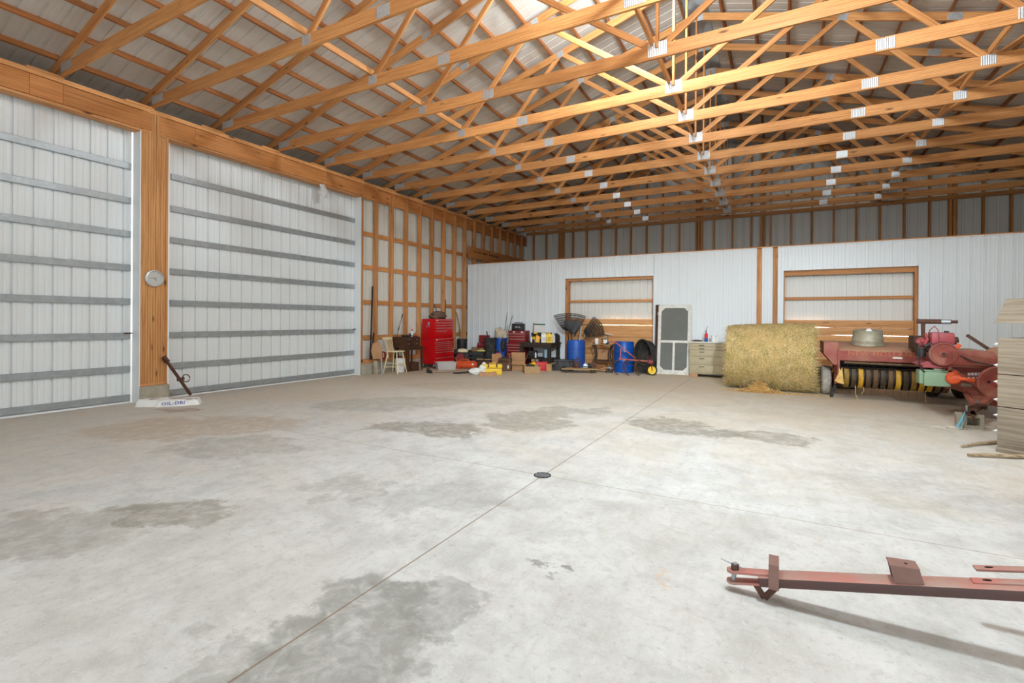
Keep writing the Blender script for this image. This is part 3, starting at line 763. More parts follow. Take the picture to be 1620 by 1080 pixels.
# white bucket
def bucket(name, label, loc, r, h, mat, cat='bucket', lid=None, bands=True, grp=None, handle=True):
    t = thing(name, label, cat, loc, 0.4, grp)
    mb = MB(); pr = [(r * .86, 0), (r * .88, .01), (r * .97, h * .72), (r * 1.03, h * .73), (r * 1.03, h * .76), (r * .98, h * .77), (r * 1.0, h * .88), (r * 1.06, h * .885), (r * 1.06, h * .93), (r, h * .94), (r * 1.01, h)] if bands else [(r * .84, 0), (r * .86, .01), (r, h - .02), (r * 1.05, h - .018), (r * 1.05, h)]
    pr += [(r * .96, h), (r * .82, .03), (0, .03)] if lid is None else [(r * .98, h + .004), (0, h + .008)]
    mb.lathe(pr, 32); mb.build('body', mat, t)
    if handle: mb = MB(); mb.tube([(r * 1.05 * math.cos(a), r * 1.05 * math.sin(a) * .35 - r * .9 * abs(math.sin(a)), h * .86 - r * 1.1 * math.sin(a) * .55) for a in [PI * i / 12 for i in range(13)]], .004, 6); mb.build('handle', M['galv'], t)
    return t
t = bucket('plastic_bucket', 'white plastic bucket on the floor behind the cream stool', (-9.25, 10.47, 0), .15, .37, M['white'])
mb = MB()
for a in range(-2, 2): mb.box(.1332, .1338, a * .02, a * .02 + .013, .15, .20, RZ(-1.0))
# dark little table
t = thing('small_table', 'low dark wooden table holding the brown drawer chest', 'table', (-9.25, 10.83, 0))
mb = MB(); mb.box(-.25, .23, -.40, .40, .665, .70, None, .006); mb.build('tabletop', M['dark_wood'], t)
for x in (-.2, .19):
    for y, w in ((-.27, .05), (.37, .022)):
        mb = MB(); mb.box(x - w / 2, x + w / 2, y - w, y + w, 0, .665, None, .004); mb.build('leg', M['dark_wood'], t)
mb = MB(); mb.box(.18, .2, -.36, .36, .60, .664); mb.build('apron', M['dark_wood'], t, smooth=False)
t = thing('wooden_chest', 'dark brown wooden chest with small drawers on the low table', 'chest', (-9.26, 10.78, .70))
mb = MB(); mb.box(-.22, .2, -.36, .32, 0, .27, None, .006); mb.build('case', M['dark_wood'], t)
for y0, y1 in ((-.345, -.02), (0, .305)):
    for z0 in (.02, .145):
        mb = MB(); mb.box(.2, .212, y0, y1, z0, z0 + .11, None, .004); o = mb.build('drawer', M['dark_wood'], t)
        mb = MB(); mb.blob((.222, (y0 + y1) / 2, z0 + .055), (.012, .018, .012), 1, 0, sub=2); mb.build('knob', M['chrome'], o)
t = thing('wooden_box', 'small dark wooden box on the floor under the low table', 'box', (-9.12, 10.83, 0))
mb = MB(); mb.box(-.14, .12, -.16, .16, 0, .25, None, .006); mb.build('body', M['dark_wood'], t)
mb = MB(); mb.box(.12, .128, -.02, .02, .13, .17); mb.build('clasp', M['rust'], t)
# items on the drawer chest
zt = .97
t = thing('spray_can', 'white spray can with a red cap on the wooden chest', 'can', (-9.16, 10.86, zt))
mb = MB(); mb.lathe([(.026, 0), (.028, .004), (.028, .16), (.02, .178)], 20); mb.build('body', M['white'], t)
mb = MB(); mb.lathe([(.024, .172), (.024, .21), (.015, .214)], 20); mb.build('cap', M['redplastic'], t)
t = thing('parts_tray', 'small red tray with a brush standing in it on the wooden chest', 'tray', (-9.18, 10.99, zt))
mb = MB(); mb.lathe([(.07, 0), (.10, .006), (.115, .03), (.108, .03), (.09, .01), (0, .008)], 24); mb.build('dish', M['redplastic'], t)
mb = MB(); mb.tube([(0, 0, .012), (.01, .03, .09), (.02, .05, .16)], .009, 8, rs=[.014, .008, .007]); mb.build('brush', M['rust'], t)
t = thing('grease_gun', 'black grease gun lying on the wooden chest', 'grease gun', (-9.18, 10.62, zt), .5)
mb = MB(); mb.cyl((-.12, 0, .032), (.08, 0, .032), .03, n=16); mb.cyl((.08, 0, .032), (.14, 0, .045), .018, n=12); mb.build('barrel', M['black'], t)
mb = MB(); mb.tube([(.1, 0, .05), (.13, .05, .09), (.06, .10, .10)], .008, 8); mb.tube([(.14, 0, .045), (.22, .04, .03), (.25, .1, .01)], .006, 8); mb.build('lever', M['dark_iron'], t)
t = thing('fitting', 'grey metal fitting between the grease gun and the spray can', 'fitting', (-9.17, 10.76, zt))
mb = MB(); mb.cyl((0, -.04, .03), (0, .05, .03), .026, n=14); mb.cyl((0, 0, .03), (.03, 0, .09), .016, n=12); mb.build('tee', M['galv'], t)
mb = MB(); mb.tube([(-9.40, 10.50, .97), (-9.47, 10.65, 1.22), (-9.52, 10.88, 1.62)], .007, 8); mb.cyl((-9.455, 10.61, 1.15), (-9.475, 10.67, 1.25), .014, n=10); mb.cyl((-9.50, 10.80, 1.5), (-9.52, 10.87, 1.62), .012, n=10); o = mb.build('fishing_rod', M['dark_iron']); tag(o, 'thin dark rod leaning from the wooden chest to a wall stud', 'rod')

# red rolling tool chest ---------------------------------------------------
def drawers(t, x, cols, mat, proud=.012):
    for y0, y1, zs in cols:
        for z0, z1 in zip(zs, zs[1:]):
            mb = MB(); mb.box(x, x + proud, y0, y1, min(z0, z1) + .004, max(z0, z1) - .004, None, .003); o = mb.build('drawer', mat, t)
            mb = MB(); mb.box(x + proud, x + proud + .012, y0 + .005, y1 - .005, max(z0, z1) - .022, max(z0, z1) - .008, None, .003); mb.build('handle', M['chrome'], o)
t = thing('tool_cabinet', 'tall bright red rolling tool cabinet with rows of drawers', 'tool cabinet', (-9.22, 12.15, 0))
mb = MB(); mb.box(-.26, .26, -.50, .50, .13, .86, None, .01); mb.box(-.26, .275, -.505, .505, .855, .90, None, .006); mb.build('lower_case', M['red'], t)
drawers(t, .26, [(-.47, .47, (.80, .885)), (-.47, .12, (.685, .74, .79)), (.14, .47, (.685, .74, .79)), (-.47, .12, (.50, .56, .62, .68)), (.14, .47, (.50, .56, .62, .68)), (-.47, .12, (.33, .49)), (.14, .47, (.33, .49)), (-.47, .47, (.16, .32))], M['red'])
mb = MB(); mb.box(-.25, .245, -.47, .46, .90, 1.49, None, .01); mb.build('top_chest', M['red'], t)
drawers(t, .245, [(-.44, .43, (1.39, 1.47)), (-.44, .1, (1.31, 1.38)), (.12, .43, (1.31, 1.38)), (-.44, .1, (1.23, 1.3)), (.12, .43, (1.23, 1.3)), (-.44, .1, (1.15, 1.22)), (.12, .43, (.95, 1.22)), (-.44, .1, (.95, 1.14))], M['red'])
mb = MB(); mb.box(-.03, .05, -.478, -.47, 1.30, 1.39, None, .004); mb.tube([(-.03, -.48, 1.30), (-.04, -.50, 1.24), (.06, -.50, 1.24), (.05, -.48, 1.30)], .007, 8); mb.build('side_handle', M['galv'], t)
for x in (-.2, .2):
    for y in (-.42, .42):
        mb = MB(); mb.cyl((x, y - .02, .06), (x, y + .02, .06), .06, n=18); o = mb.build('caster', M['rubber'], t)
        mb = MB(); mb.box(x - .03, x + .03, y - .03, y - .024, .05, .13); mb.box(x - .03, x + .03, y + .024, y + .03, .05, .13); mb.build('fork', M['galv'], o, smooth=False)
mb = MB(); mb.box(.2735, .2755, -.43, -.36, .835, .865); mb.build('badge', M['white'], t, smooth=False)
mb = MB(); mb.box(.2585, .2605, -.41, -.34, 1.42, 1.45); mb.build('badge', M['white'], t, smooth=False)
t = thing('burlap_sack', 'folded brown burlap sack on top of the red tool cabinet', 'sack', (-9.2, 12.12, 1.49))
mb = MB(); mb.blob((0, 0, .07), (.2, .36, .08), 3, .3, 2.2, flat=-.068); mb.blob((.03, -.02, .15), (.17, .30, .09), 5, .3, 2.4); mb.build('folds', M['burlap'], t, ang=60)
mb = MB(); mb.tube([(-9.44, 12.35, 1.49), (-9.47, 12.38, 1.8), (-9.5, 12.30, 1.95)], .012, 8); o = mb.build('pry_bar', M['rust']); tag(o, 'short dark pry bar sticking up behind the burlap sack', 'pry bar')
for k, (a, b, r, m, l) in enumerate((((-9.42, 12.78, 0), (-9.52, 12.95, 2.12), .012, 'rust', 'thin brown rod leaning on the studs behind the red tool cabinet'), ((-9.25, 13.85, 0), (-9.51, 13.55, 1.72), .018, 'tan_wood', 'long wooden stake leaning in the corner beside the partition'), ((-9.30, 13.60, 0), (-9.51, 13.75, 1.15), .022, 'tan_wood', 'shorter wooden stake leaning in the corner beside the partition'))):
    o = beam('stake', M[m], a, b, r * 2, r * 2); tag(o, l, 'stake')
# black work shoe
t = thing('work_shoe', 'black shoe lying on the floor in front of the red tool cabinet', 'shoe', (-8.36, 10.65, 0), -.5)
mb = MB(); mb.blob((0, 0, .045), (.15, .05, .045), 2, .08, 1.5, flat=-.03); mb.blob((-.07, 0, .08), (.075, .048, .05), 4, .08, 1.5); mb.build('upper', M['rubber'], t, ang=60)
mb = MB(); mb.box(-.15, .145, -.05, .05, 0, .022, None, .01); mb.build('sole', M['black'], t)
# clear tote
t = thing('plastic_tote', 'low clear plastic tote in front of the red tool cabinet', 'tote', (-8.60, 11.72, 0), .9)
mb = MB()
mb.lathe([(.36, 0), (.40, .20), (.43, .205), (.43, .22), (.39, .22), (.35, .012), (0, .01)], 4, RZ(PI / 4) , 1, 1)
o = mb.build('body', M['clear'], t, ang=20); o.scale = (1, .62, 1)
mb = MB(); mb.box(-.2, .22, -.12, .12, .013, .10, None, .02); mb.build('contents', M['paper'], t)
# thin cord on the floor
mb = MB(); mb.tube([(-8.25, 10.75, .006), (-8.0, 10.95, .006), (-7.95, 11.2, .006), (-8.05, 11.4, .006), (-7.8, 11.5, .006)], .006, 6); o = mb.build('power_cord', M['rubber']); tag(o, 'thin dark cord on the floor between the black shoe and the clear tote', 'cord')
# ------------------------------------------------------------------ heap in the corner, bench and drums along the partition
# brown crate with a black bucket
t = thing('storage_crate', 'brown wooden crate under the black bucket in the corner', 'crate', (-9.24, 13.50, 0), .1)
mb = MB(); mb.box(-.26, .26, -.22, .22, 0, .45, None, .006); mb.build('body', M['dark_wood'], t)
for s in (-.2, .2):
    mb = MB(); mb.box(s - .03, s + .03, -.232, -.222, .01, .45); mb.build('batten', M['tan_wood'], t, smooth=False)
bucket('black_bucket', 'dusty black bucket standing on the brown crate', (-9.24, 13.50, .45), .175, .37, M['black'], bands=False, lid=1)
mb = MB(); mb.box(-.14, .14, -.06, .06, 0, .54, None, .006); o = mb.build('wood_block', M['tan_wood']); o.location = (-8.98, 13.95, 0); tag(o, 'upright wood block in the corner right of the black bucket', 'block')
# small engine with cream tank
t = thing('portable_generator', 'small engine with a cream fuel tank and red cooling shroud', 'engine', (-8.87, 12.98, 0), .35)
mb = MB(); mb.box(-.24, .24, -.17, .17, .02, .05); mb.box(-.24, -.2, -.17, .17, 0, .02); mb.box(.2, .24, -.17, .17, 0, .02); mb.tube([(-.24, -.17, .05), (-.24, -.17, .42), (.24, -.17, .42), (.24, -.17, .05)], .013, 8); mb.build('frame', M['dark_iron'], t)
mb = MB(); mb.cyl((-.02, -.18, .27), (-.02, .05, .27), .13, n=24); mb.cyl((-.02, -.19, .27), (-.02, -.18, .27), .08, n=20); mb.build('shroud', M['red_dull'], t)
mb = MB(); mb.box(-.1, .1, -.1, .14, .05, .2, None, .015); mb.box(.09, .22, -.12, .12, .06, .4, None, .02); mb.build('block', M['dark_iron'], t)
mb = MB(); mb.blob((.0, 0, .46), (.2, .15, .085), 7, .03, 1); mb.build('fuel_tank', M['cream'], t)
mb = MB(); mb.cyl((0, 0, .53), (0, 0, .565), .03, n=14); mb.build('tank_cap', M['black'], t)
mb = MB(); mb.box(-.26, -.12, -.12, .1, .36, .52, None, .02); mb.build('air_filter', M['rubber'], t)
# black crate
t = thing('milk_crate', 'black plastic crate between the cream tank engine and the tan barrel', 'crate', (-8.36, 13.10, 0), .3)
mb = MB()
for z0, z1 in ((0, .08), (.13, .18), (.24, .29), (.35, .45)):
    for x0, x1, y0, y1 in ((-.24, .24, -.19, -.175), (-.24, .24, .175, .19), (-.24, -.225, -.19, .19), (.225, .24, -.19, .19)): mb.box(x0, x1, y0, y1, z0, z1)
for x in (-.23, -.1, .03, .16, .23):
    for y in (-.186, .186): mb.box(x - .012, x + .012, y - .003, y + .003, 0, .45)
mb.box(-.23, .23, -.18, .18, 0, .02); mb.build('shell', M['black'], t, smooth=False)
mb = MB(); mb.blob((0, 0, .26), (.20, .15, .2), 9, .25, 2, flat=-.235); mb.build('rags', M['rubber'], t)
t = thing('wood_stump', 'short dark log section under the yellow tub', 'log', (-8.36, 13.52, 0))
mb = MB(); mb.lathe([(.13, 0), (.14, .1), (.13, .26)], 18); mb.build('log', M['dark_wood'], t)
t = thing('yellow_tub', 'pale yellow plastic tub sitting on a short log', 'tub', (-8.36, 13.52, .261), .3)
mb = MB(); mb.lathe([(.15, 0), (.26, .20), (.29, .205), (.29, .225), (.25, .22), (.145, .012), (0, .012)], 4, RZ(PI / 4)); mb.build('shell', M['pale_yellow'], t, ang=20)
t = thing('fibre_barrel', 'dusty tan barrel behind the yellow tub', 'barrel', (-8.66, 13.93, 0))
mb = MB(); mb.lathe([(.18, 0), (.185, .02), (.185, .50), (.19, .505), (.19, .53), (.17, .53), (.17, .50), (0, .495)], 28); mb.build('shell', M['tan_wood'], t)
t = thing('open_toolbox', 'old dark red toolbox standing open on the tan barrel', 'toolbox', (-8.66, 13.93, .53), .2)
mb = MB(); mb.box(-.19, .19, -.09, .1, 0, .16, None, .006); mb.build('case', M['red_dull'], t)
mb = MB(); mb.box(-.19, .19, .07, .12, .162, .42, None, .008); mb.box(-.16, .16, .062, .07, .19, .39); mb.build('lid', M['red_dull'], t)
mb = MB()
for x in (-.1, .1): mb.box(x - .015, x + .015, -.098, -.09, .1, .16)
mb.build('latch', M['galv'], t, smooth=False)
# barrels with sticks
t = thing('trash_can', 'tall black trash can in front of the open toolbox', 'trash can', (-8.14, 13.50, 0))
mb = MB(); mb.lathe([(.155, 0), (.16, .02), (.195, .84), (.215, .845), (.215, .885), (.195, .885), (.15, .04), (0, .04)], 32); mb.build('shell', M['rubber'], t)
t = thing('trash_can', 'tall blue trash can bristling with sticks and rags', 'trash can', (-7.98, 13.92, 0))
mb = MB(); mb.lathe([(.165, 0), (.17, .02), (.205, .84), (.225, .845), (.225, .885), (.205, .885), (.16, .04), (0, .04)], 32); mb.build('shell', M['blueplastic'], t)
mb = MB(); mb.blob((.14, -.12, .66), (.08, .09, .24), 4, .2, 2); mb.build('bin_liner', M['rubber'], t)
for nm, a, b, w, h, m, l, c in (('grey_board', (-7.98, 13.90, .10), (-7.66, 14.12, 1.62), .045, .02, 'grey_wood', 'longest grey board standing in the blue trash can', 'board'), ('thin_rod', (-7.93, 13.84, .10), (-7.82, 14.06, 1.72), .012, .012, 'rust', 'thin bent rod standing in the blue trash can', 'rod'), ('wood_stick', (-8.0, 13.84, .10), (-8.02, 13.92, 1.24), .022, .022, 'grey_wood', 'short wooden stick standing upright in the blue trash can', 'stick'), ('flat_lath', (-7.9, 13.92, .10), (-7.80, 14.04, 1.3), .03, .012, 'tan_wood', 'short tan lath between the sticks of the blue trash can', 'lath')):
    o = beam(nm, M[m], a, b, w, h); tag(o, l, c)
mb = MB(); mb.bar((-8.06, 13.46, .10), (-8.26, 13.48, 1.10), .025, .025); o = mb.build('black_bar', M['dark_iron']); tag(o, 'black steel bar leaning out of the black trash can', 'bar')
t = thing('rag_bundle', 'bundle of beige rags stuffed in the top of the blue trash can', 'rags', (-7.98, 13.88, .88), .2)
mb = MB(); mb.blob((0, 0, .12), (.17, .12, .17), 2, .4, 1.8); mb.blob((-.09, .0, .22), (.09, .08, .12), 6, .4, 2); mb.blob((.16, 0, .1), (.07, .07, .14), 8, .4, 2); mb.build('cloth', M['cloth'], t, ang=60)
# second dark red tool chest, two tiers
t = thing('tool_chest', 'dark red two-tier tool chest left of the dark workbench', 'tool chest', (-7.36, 13.98, 0), .10)
mb = MB(); mb.box(-.31, .30, -.22, .22, 0, .74, None, .008); mb.build('lower_case', M['red_dull'], t)
mb = MB(); mb.box(-.27, .32, -.18, .20, .74, 1.13, None, .008); mb.build('top_case', M['red_dull'], t)
for x0, x1, y, zs in ((-.31, .30, -.22, (.40, .51, .60, .68)), (-.31, .3, -.22, (.05, .22, .39)), (-.25, .30, -.18, (.76, .87, .96, 1.04))):
    for z0, z1 in zip(zs, zs[1:]):
        mb = MB(); mb.box(x0, x1, y - .01, y, z0 + .004, z1 - .004, None, .003); o = mb.build('drawer', M['red_dull'], t)
        mb = MB(); mb.box(x0 + .01, x1 - .01, y - .02, y - .01, z1 - .02, z1 - .008); mb.build('handle', M['chrome'], o, smooth=False)
for x in (-.08, .2):
    mb = MB(); mb.box(x - .04, x + .04, -.186, -.18, 1.07, 1.10); mb.build('badge', M['white'], t, smooth=False)
t = thing('toolbox', 'black toolbox on top of the dark red tool chest', 'toolbox', (-7.36, 14.0, 1.13), .12)
mb = MB(); mb.box(-.2, .18, -.11, .11, 0, .15, None, .012); mb.build('case', M['black'], t)
mb = MB(); mb.box(-.205, .185, -.115, .115, .155, .22, None, .02); mb.build('lid', M['black'], t)
mb = MB(); mb.tube([(-.16, 0, .20), (-.15, 0, .245), (.13, 0, .245), (.14, 0, .20)], .014, 8); mb.build('handle', M['black'], t)
mb = MB(); mb.box(-.08, .02, -.118, -.112, .09, .135); mb.box(.05, .09, -.119, -.112, .08, .14); mb.build('latch', M['galv'], t, smooth=False)
# workbench
BX, BY, BZ = -6.49, 13.80, .78
t = thing('workbench', 'dark oil-stained wooden workbench against the white partition', 'workbench', (BX, BY, 0))
for i in range(4): beam('top_plank', M['bench_wood'], (-.54, -.30 + .195 * i, BZ - .02), (.56, -.30 + .195 * i, BZ - .02), .19, .04, parent=t)
for x in (-.46, .47):
    for y in (-.34, .33): beam('leg', M['bench_wood'], (x, y, 0), (x, y, BZ - .04), .09, .09, up=(1, 0, 0), parent=t)
beam('apron', M['bench_wood'], (-.5, -.375, BZ - .095), (.52, -.375, BZ - .095), .03, .11, parent=t); beam('apron', M['bench_wood'], (.525, -.36, BZ - .095), (.525, .36, BZ - .095), .03, .11, parent=t)
beam('shelf', M['bench_wood'], (-.5, 0, .29), (.5, 0, .29), .6, .03, parent=t); beam('shelf_rail', M['bench_wood'], (.525, -.34, .27), (.525, .34, .27), .03, .09, parent=t)
def jug(name, label, loc, rz, w, d, h, mat, cap, grp='bottles and jugs on the workbench', cat='jug', lab=None):
    t = thing(name, label, cat, loc, rz, grp)
    mb = MB(); mb.prism([(-w / 2, 0), (w / 2, 0), (w / 2, h * .74), (w * .30, h * .93), (-w * .5, h * .90), (-w / 2, h * .8)], -d / 2, d / 2)
    bm = None; o = mb.build('body', mat, t)
    mo = o.modifiers.new('bevel', 'BEVEL'); mo.width = min(w, d) * .16; mo.segments = 3; mo.limit_method = 'ANGLE'
    mb = MB(); mb.cyl((w * .28, 0, h * .88), (w * .28, 0, h), w * .16, n=16); mb.build('cap', cap, t)
    mb = MB(); mb.tube([(-w * .42, 0, h * .86), (-w * .34, 0, h * 1.0), (w * .02, 0, h * 1.0), (w * .1, 0, h * .9)], w * .07, 8); mb.build('handle', mat, t)
    if lab: mb = MB(); mb.box(-w * .32, w * .34, -d / 2 - .0015, -d / 2 - .0003, h * .18, h * .6); mb.build('paper_label', lab, t, smooth=False)
    return t
def bottle(name, label, loc, r, h, mat, cap, grp='bottles and jugs on the workbench', cat='bottle'):
    t = thing(name, label, cat, loc, 0, grp)
    mb = MB(); mb.lathe([(r * .9, 0), (r, .006), (r, h * .62), (r * .45, h * .8), (r * .4, h * .86)], 18); mb.build('body', mat, t)
    mb = MB(); mb.lathe([(r * .46, h * .84), (r * .46, h * .98), (r * .3, h)], 14); mb.build('cap', cap, t)
    return t
ylab = paint('worn_yellow_label', (214, 170, 24), (120, 90, 30), .5, .6, 0, 20); glab = paint('grey_print', (196, 200, 206), (150, 156, 164), .4, .6, 0, 25)
jug('fluid_jug', 'yellow fluid jug at the front right corner of the workbench', (BX + .43, BY - .27, BZ), .5, .185, .11, .31, M['yellow'], M['ink'], lab=ylab)
jug('fluid_jug', 'white fluid jug between the two yellow jugs on the workbench', (BX + .24, BY - .25, BZ), .5, .17, .11, .29, M['white'], M['white'], lab=glab)
jug('fluid_jug', 'small orange-yellow fluid jug left of the white jug on the workbench', (BX + .04, BY - .27, BZ), .5, .125, .08, .23, paint('amber_jug', (236, 164, 24), None), M['ink'])
bottle('oil_bottle', 'slim white bottle with a yellow nozzle on the workbench', (BX - .18, BY - .26, BZ), .026, .21, M['white'], M['yellow'])
bottle('oil_bottle', 'short grey bottle between the slim white bottle and the orange jug', (BX - .06, BY - .20, BZ), .045, .16, M['galv'], M['ink'])
for i, (x, y, w, h, m, l) in enumerate(((.50, -.10, .12, .28, 'white', 'white oil bottle next to the yellow jug on the workbench end'), (.50, .03, .11, .27, 'black', 'first black oil bottle behind the white one on the workbench end'), (.50, .16, .11, .29, 'rubber', 'middle black oil bottle on the workbench end'), (.50, .29, .11, .25, 'black', 'last black oil bottle on the workbench end beside the partition'))):
    jug('oil_jug', l, (BX + x - .02, BY + y, BZ), 1.2, w, .075, h, M[m], M['ink'])
t = thing('toolbox', 'black toolbox with yellow latches at the back of the workbench', 'toolbox', (BX - .06, BY + .14, BZ), .06)
mb = MB(); mb.prism([(-.22, 0), (.22, 0), (.26, .2), (-.26, .2)], -.11, .11); mb.build('case', M['black'], t)
mb = MB(); mb.box(-.275, .275, -.12, .12, .205, .30, None, .03); mb.build('lid', M['black'], t)
mb = MB(); mb.box(-.18, -.06, -.126, .126, .262, .306); mb.box(.1, .22, -.126, .126, .262, .306); mb.box(-.22, -.13, -.128, -.10, .08, .17, None, .006); mb.box(-.06, .1, -.128, -.112, .12, .165, None, .006); mb.build('latch', M['yellow'], t)
t = thing('picture_board', 'white board with a green top edge leaning behind the black and yellow toolbox', 'board', (BX - .38, BY + .395, BZ), .0)
mb = MB(); mb.box(-.02, .36, -.008, .008, 0, .57); mb.build('sheet', M['white'], t, smooth=False)
mb = MB(); mb.box(-.02, .36, -.0095, .0095, .535, .57); mb.build('green_strip', paint('dark_green_print', (54, 104, 82), None), t, smooth=False)
mb = MB(); mb.box(-.06, -.02, -.012, .012, 0, .60); mb.build('wood_edge', M['stud'], t, smooth=False)
# under the bench
jug('paint_jug', 'pale blue plastic jug on the shelf under the workbench', (BX + .30, BY - .12, .306), .5, .2, .16, .30, M['paleblue'], M['paleblue'], grp=None)
bottle('spray_bottle', 'small red capped white bottle on the shelf under the workbench', (BX - .05, BY - .22, .306), .03, .2, M['white'], M['redplastic'], grp=None)
mb = MB(); mb.box(-.12, .12, -.1, .1, 0, .2, None, .02); o = mb.build('parts_box', M['rubber']); o.location = (BX - .25, BY, .306); tag(o, 'dark box at the left end of the shelf under the workbench', 'box')
mb = MB(); mb.blob((0, 0, .1), (.26, .16, .11), 12, .35, 2.2, flat=-.1); o = mb.build('scrap_heap', M['dark_iron']); o.location = (BX + .0, BY - .1, 0); tag(o, 'dark heap of scrap on the floor under the workbench', 'scrap')
# jack stand
t = thing('jack_stand', 'red jack stand with a black top between the trash cans and boxes', 'jack stand', (-7.55, 13.00, 0), .5)
for k in range(4):
    a = PI / 4 + k * PI / 2; mb = MB(); mb.bar((.13 * math.cos(a), .13 * math.sin(a), 0), (.055 * math.cos(a), .055 * math.sin(a), .44), .04, .012, (math.cos(a), math.sin(a), 0)); mb.build('leg', M['redplastic'], t, smooth=False)
mb = MB(); mb.box(-.06, .06, -.06, .06, .42, .455, None, .006); mb.build('collar', M['redplastic'], t)
mb = MB(); mb.cyl((0, 0, .3), (0, 0, .53), .025, n=14); mb.box(-.06, .06, -.035, .035, .52, .555, None, .006); mb.build('post', M['black'], t)
mb = MB(); mb.box(-.014, .014, -.07, -.062, .30, .42); mb.build('warning_strip', M['yellow'], t, smooth=False)
# cardboard boxes
M['card_tan'] = paint('pale_cardboard', (178, 146, 104), (150, 120, 84), .4, .85, 0, 3)
def carton(label, loc, rz, w, d, h, mat, flaps, extra=None):
    t = thing('cardboard_box', label, 'box', loc, rz, 'cardboard boxes in front of the workbench')
    mb = MB(); T = .006
    mb.box(-w / 2, w / 2, -d / 2, -d / 2 + T, 0, h); mb.box(-w / 2, w / 2, d / 2 - T, d / 2, 0, h); mb.box(-w / 2, -w / 2 + T, -d / 2, d / 2, 0, h); mb.box(w / 2 - T, w / 2, -d / 2, d / 2, 0, h); mb.box(-w / 2, w / 2, -d / 2, d / 2, 0, T)
    mb.build('carton', mat, t, smooth=False)
    for side, ang, l in flaps:
        mb = MB()
        if side in 'fb':
            y = -d / 2 if side == 'f' else d / 2; q = (TR(0, y, h) @ RX(ang if side == 'f' else -ang)); mb.box(-w / 2 + .005, w / 2 - .005, -T / 2, T / 2, 0, l, q)
        else:
            x = -w / 2 if side == 'l' else w / 2; q = (TR(x, 0, h) @ RY(-ang if side == 'l' else ang)); mb.box(-T / 2, T / 2, -d / 2 + .005, d / 2 - .005, 0, l, q)
        mb.build('flap', mat, t, smooth=False)
    return t
t = carton('open dark cardboard box with a white label behind the yellow toolbox', (-6.90, 12.30, 0), .35, .36, .30, .36, M['card_dark'], [('l', .35, .0), ('f', 1.9, .15)])
mb = MB(); mb.box(.09, .13, -.154, -.151, .08, .17); mb.build('paper_label', M['white'], t, smooth=False)
mb = MB(); mb.blob((0, 0, .30), (.15, .12, .11), 5, .4, 2.4); mb.build('contents', M['rubber'], t)
carton('tall cardboard box with raised flaps left of the dark cardboard box', (-7.40, 12.66, 0), .55, .30, .26, .24, M['card'], [('f', .12, .20), ('b', .15, .2), ('r', .25, .2)])
carton('cardboard box with four open flaps beside the dark cardboard box', (-6.70, 12.72, 0), .45, .42, .34, .26, M['card'], [('b', .1, .24), ('l', .3, .22), ('r', .35, .24), ('f', 2.2, .14)])
t = carton('low cardboard tray with shop clutter at the front of the boxes', (-6.02, 12.25, 0), .52, .44, .66, .2, M['card_tan'], [])
mb = MB(); mb.blob((-.05, -.1, .17), (.12, .12, .09), 3, .2, 2); mb.build('contents', M['rubber'], t); mb = MB(); mb.cyl((-.06, .12, .19), (.1, .2, .24), .05, n=14); mb.build('yellow_can', M['yellow'], t)
carton('small cardboard box right of the red crate', (-5.80, 12.92, 0), .5, .16, .22, .2, M['card'], [('r', 1.2, .14)])
t = thing('red_crate', 'bright red plastic crate behind the low cardboard tray', 'crate', (-6.10, 12.98, 0), .5)
mb = MB(); mb.box(-.25, .20, -.15, .15, 0, .23, None, .01); mb.build('body', M['redplastic'], t)
mb = MB(); mb.box(.02, .17, -.156, -.15, .05, .18); mb.cyl((.10, -.16, .12), (.10, -.15, .12), .02, n=12); mb.build('side_panel', M['redplastic'], t, smooth=False)
mb = MB(); mb.box(-.26, .205, -.155, .155, .22, .245, None, .006); mb.build('rim', M['redplastic'], t)
for k, (x, y, z, m, l) in enumerate(((-.1, .0, .246, 'galv', 'small grey tin on the red crate'), (-.24, .02, .246, 'card', 'small folded carton on the red crate'))):
    mb = MB(); mb.box(-.045, .045, -.03, .03, 0, .07, None, .006); o = mb.build('small_box', M[m]); o.location = (-6.10 + x, 12.98 + y * .5 - .05 * 0, z); tag(o, l, 'tin' if k == 0 else 'carton')
# orange portable air tank
t = thing('air_tank', 'orange portable air tank lying in front of the red engine', 'air tank', (-8.08, 12.05, 0), .2)
mb = MB(); mb.lathe([(0, -.34), (.05, -.335), (.09, -.30), (.1, -.25), (.1, .25), (.09, .30), (.05, .335), (0, .34)], 24, TR(0, 0, .135) @ RY(PI / 2)); mb.build('tank', M['orange'], t)
mb = MB(); mb.tube([(-.22, 0, .21), (-.2, .0, .29), (.06, .0, .29), (.1, 0, .22)], .016, 8); mb.box(-.3, .28, -.05, .05, .225, .25, None, .006); mb.build('handle', M['orange'], t)
for x in (-.22, .22):
    mb = MB(); mb.box(x - .02, x + .02, -.1, .1, 0, .06, None, .004); mb.build('foot', M['orange'], t)
mb = MB(); mb.cyl((.24, -.11, .16), (.24, -.085, .16), .026, n=18); mb.build('gauge', M['white'], t)
mb = MB(); mb.tube([(-.30, 0, .2), (-.34, 0, .30), (-.36, 0, .34)], .012, 8); mb.build('valve', M['orange'], t)
mb = MB(); mb.tube([(-7.66, 12.35, .30), (-7.55, 12.0, .12), (-7.55, 11.6, .02), (-7.62, 11.2, .012), (-7.75, 11.0, .012), (-7.72, 10.86, .012), (-7.55, 10.92, .012), (-7.42, 11.15, .012), (-7.3, 11.6, .02), (-7.2, 12.1, .05)], .014, 8); o = mb.build('air_hose', M['rubber']); tag(o, 'black air hose looped on the floor right of the orange tank', 'hose')
o = beam('wood_pole', M['tan_wood'], (-7.95, 12.40, .28), (-7.40, 12.66, .27), .03, .03); tag(o, 'wooden pole lying across the heap behind the orange tank', 'pole')
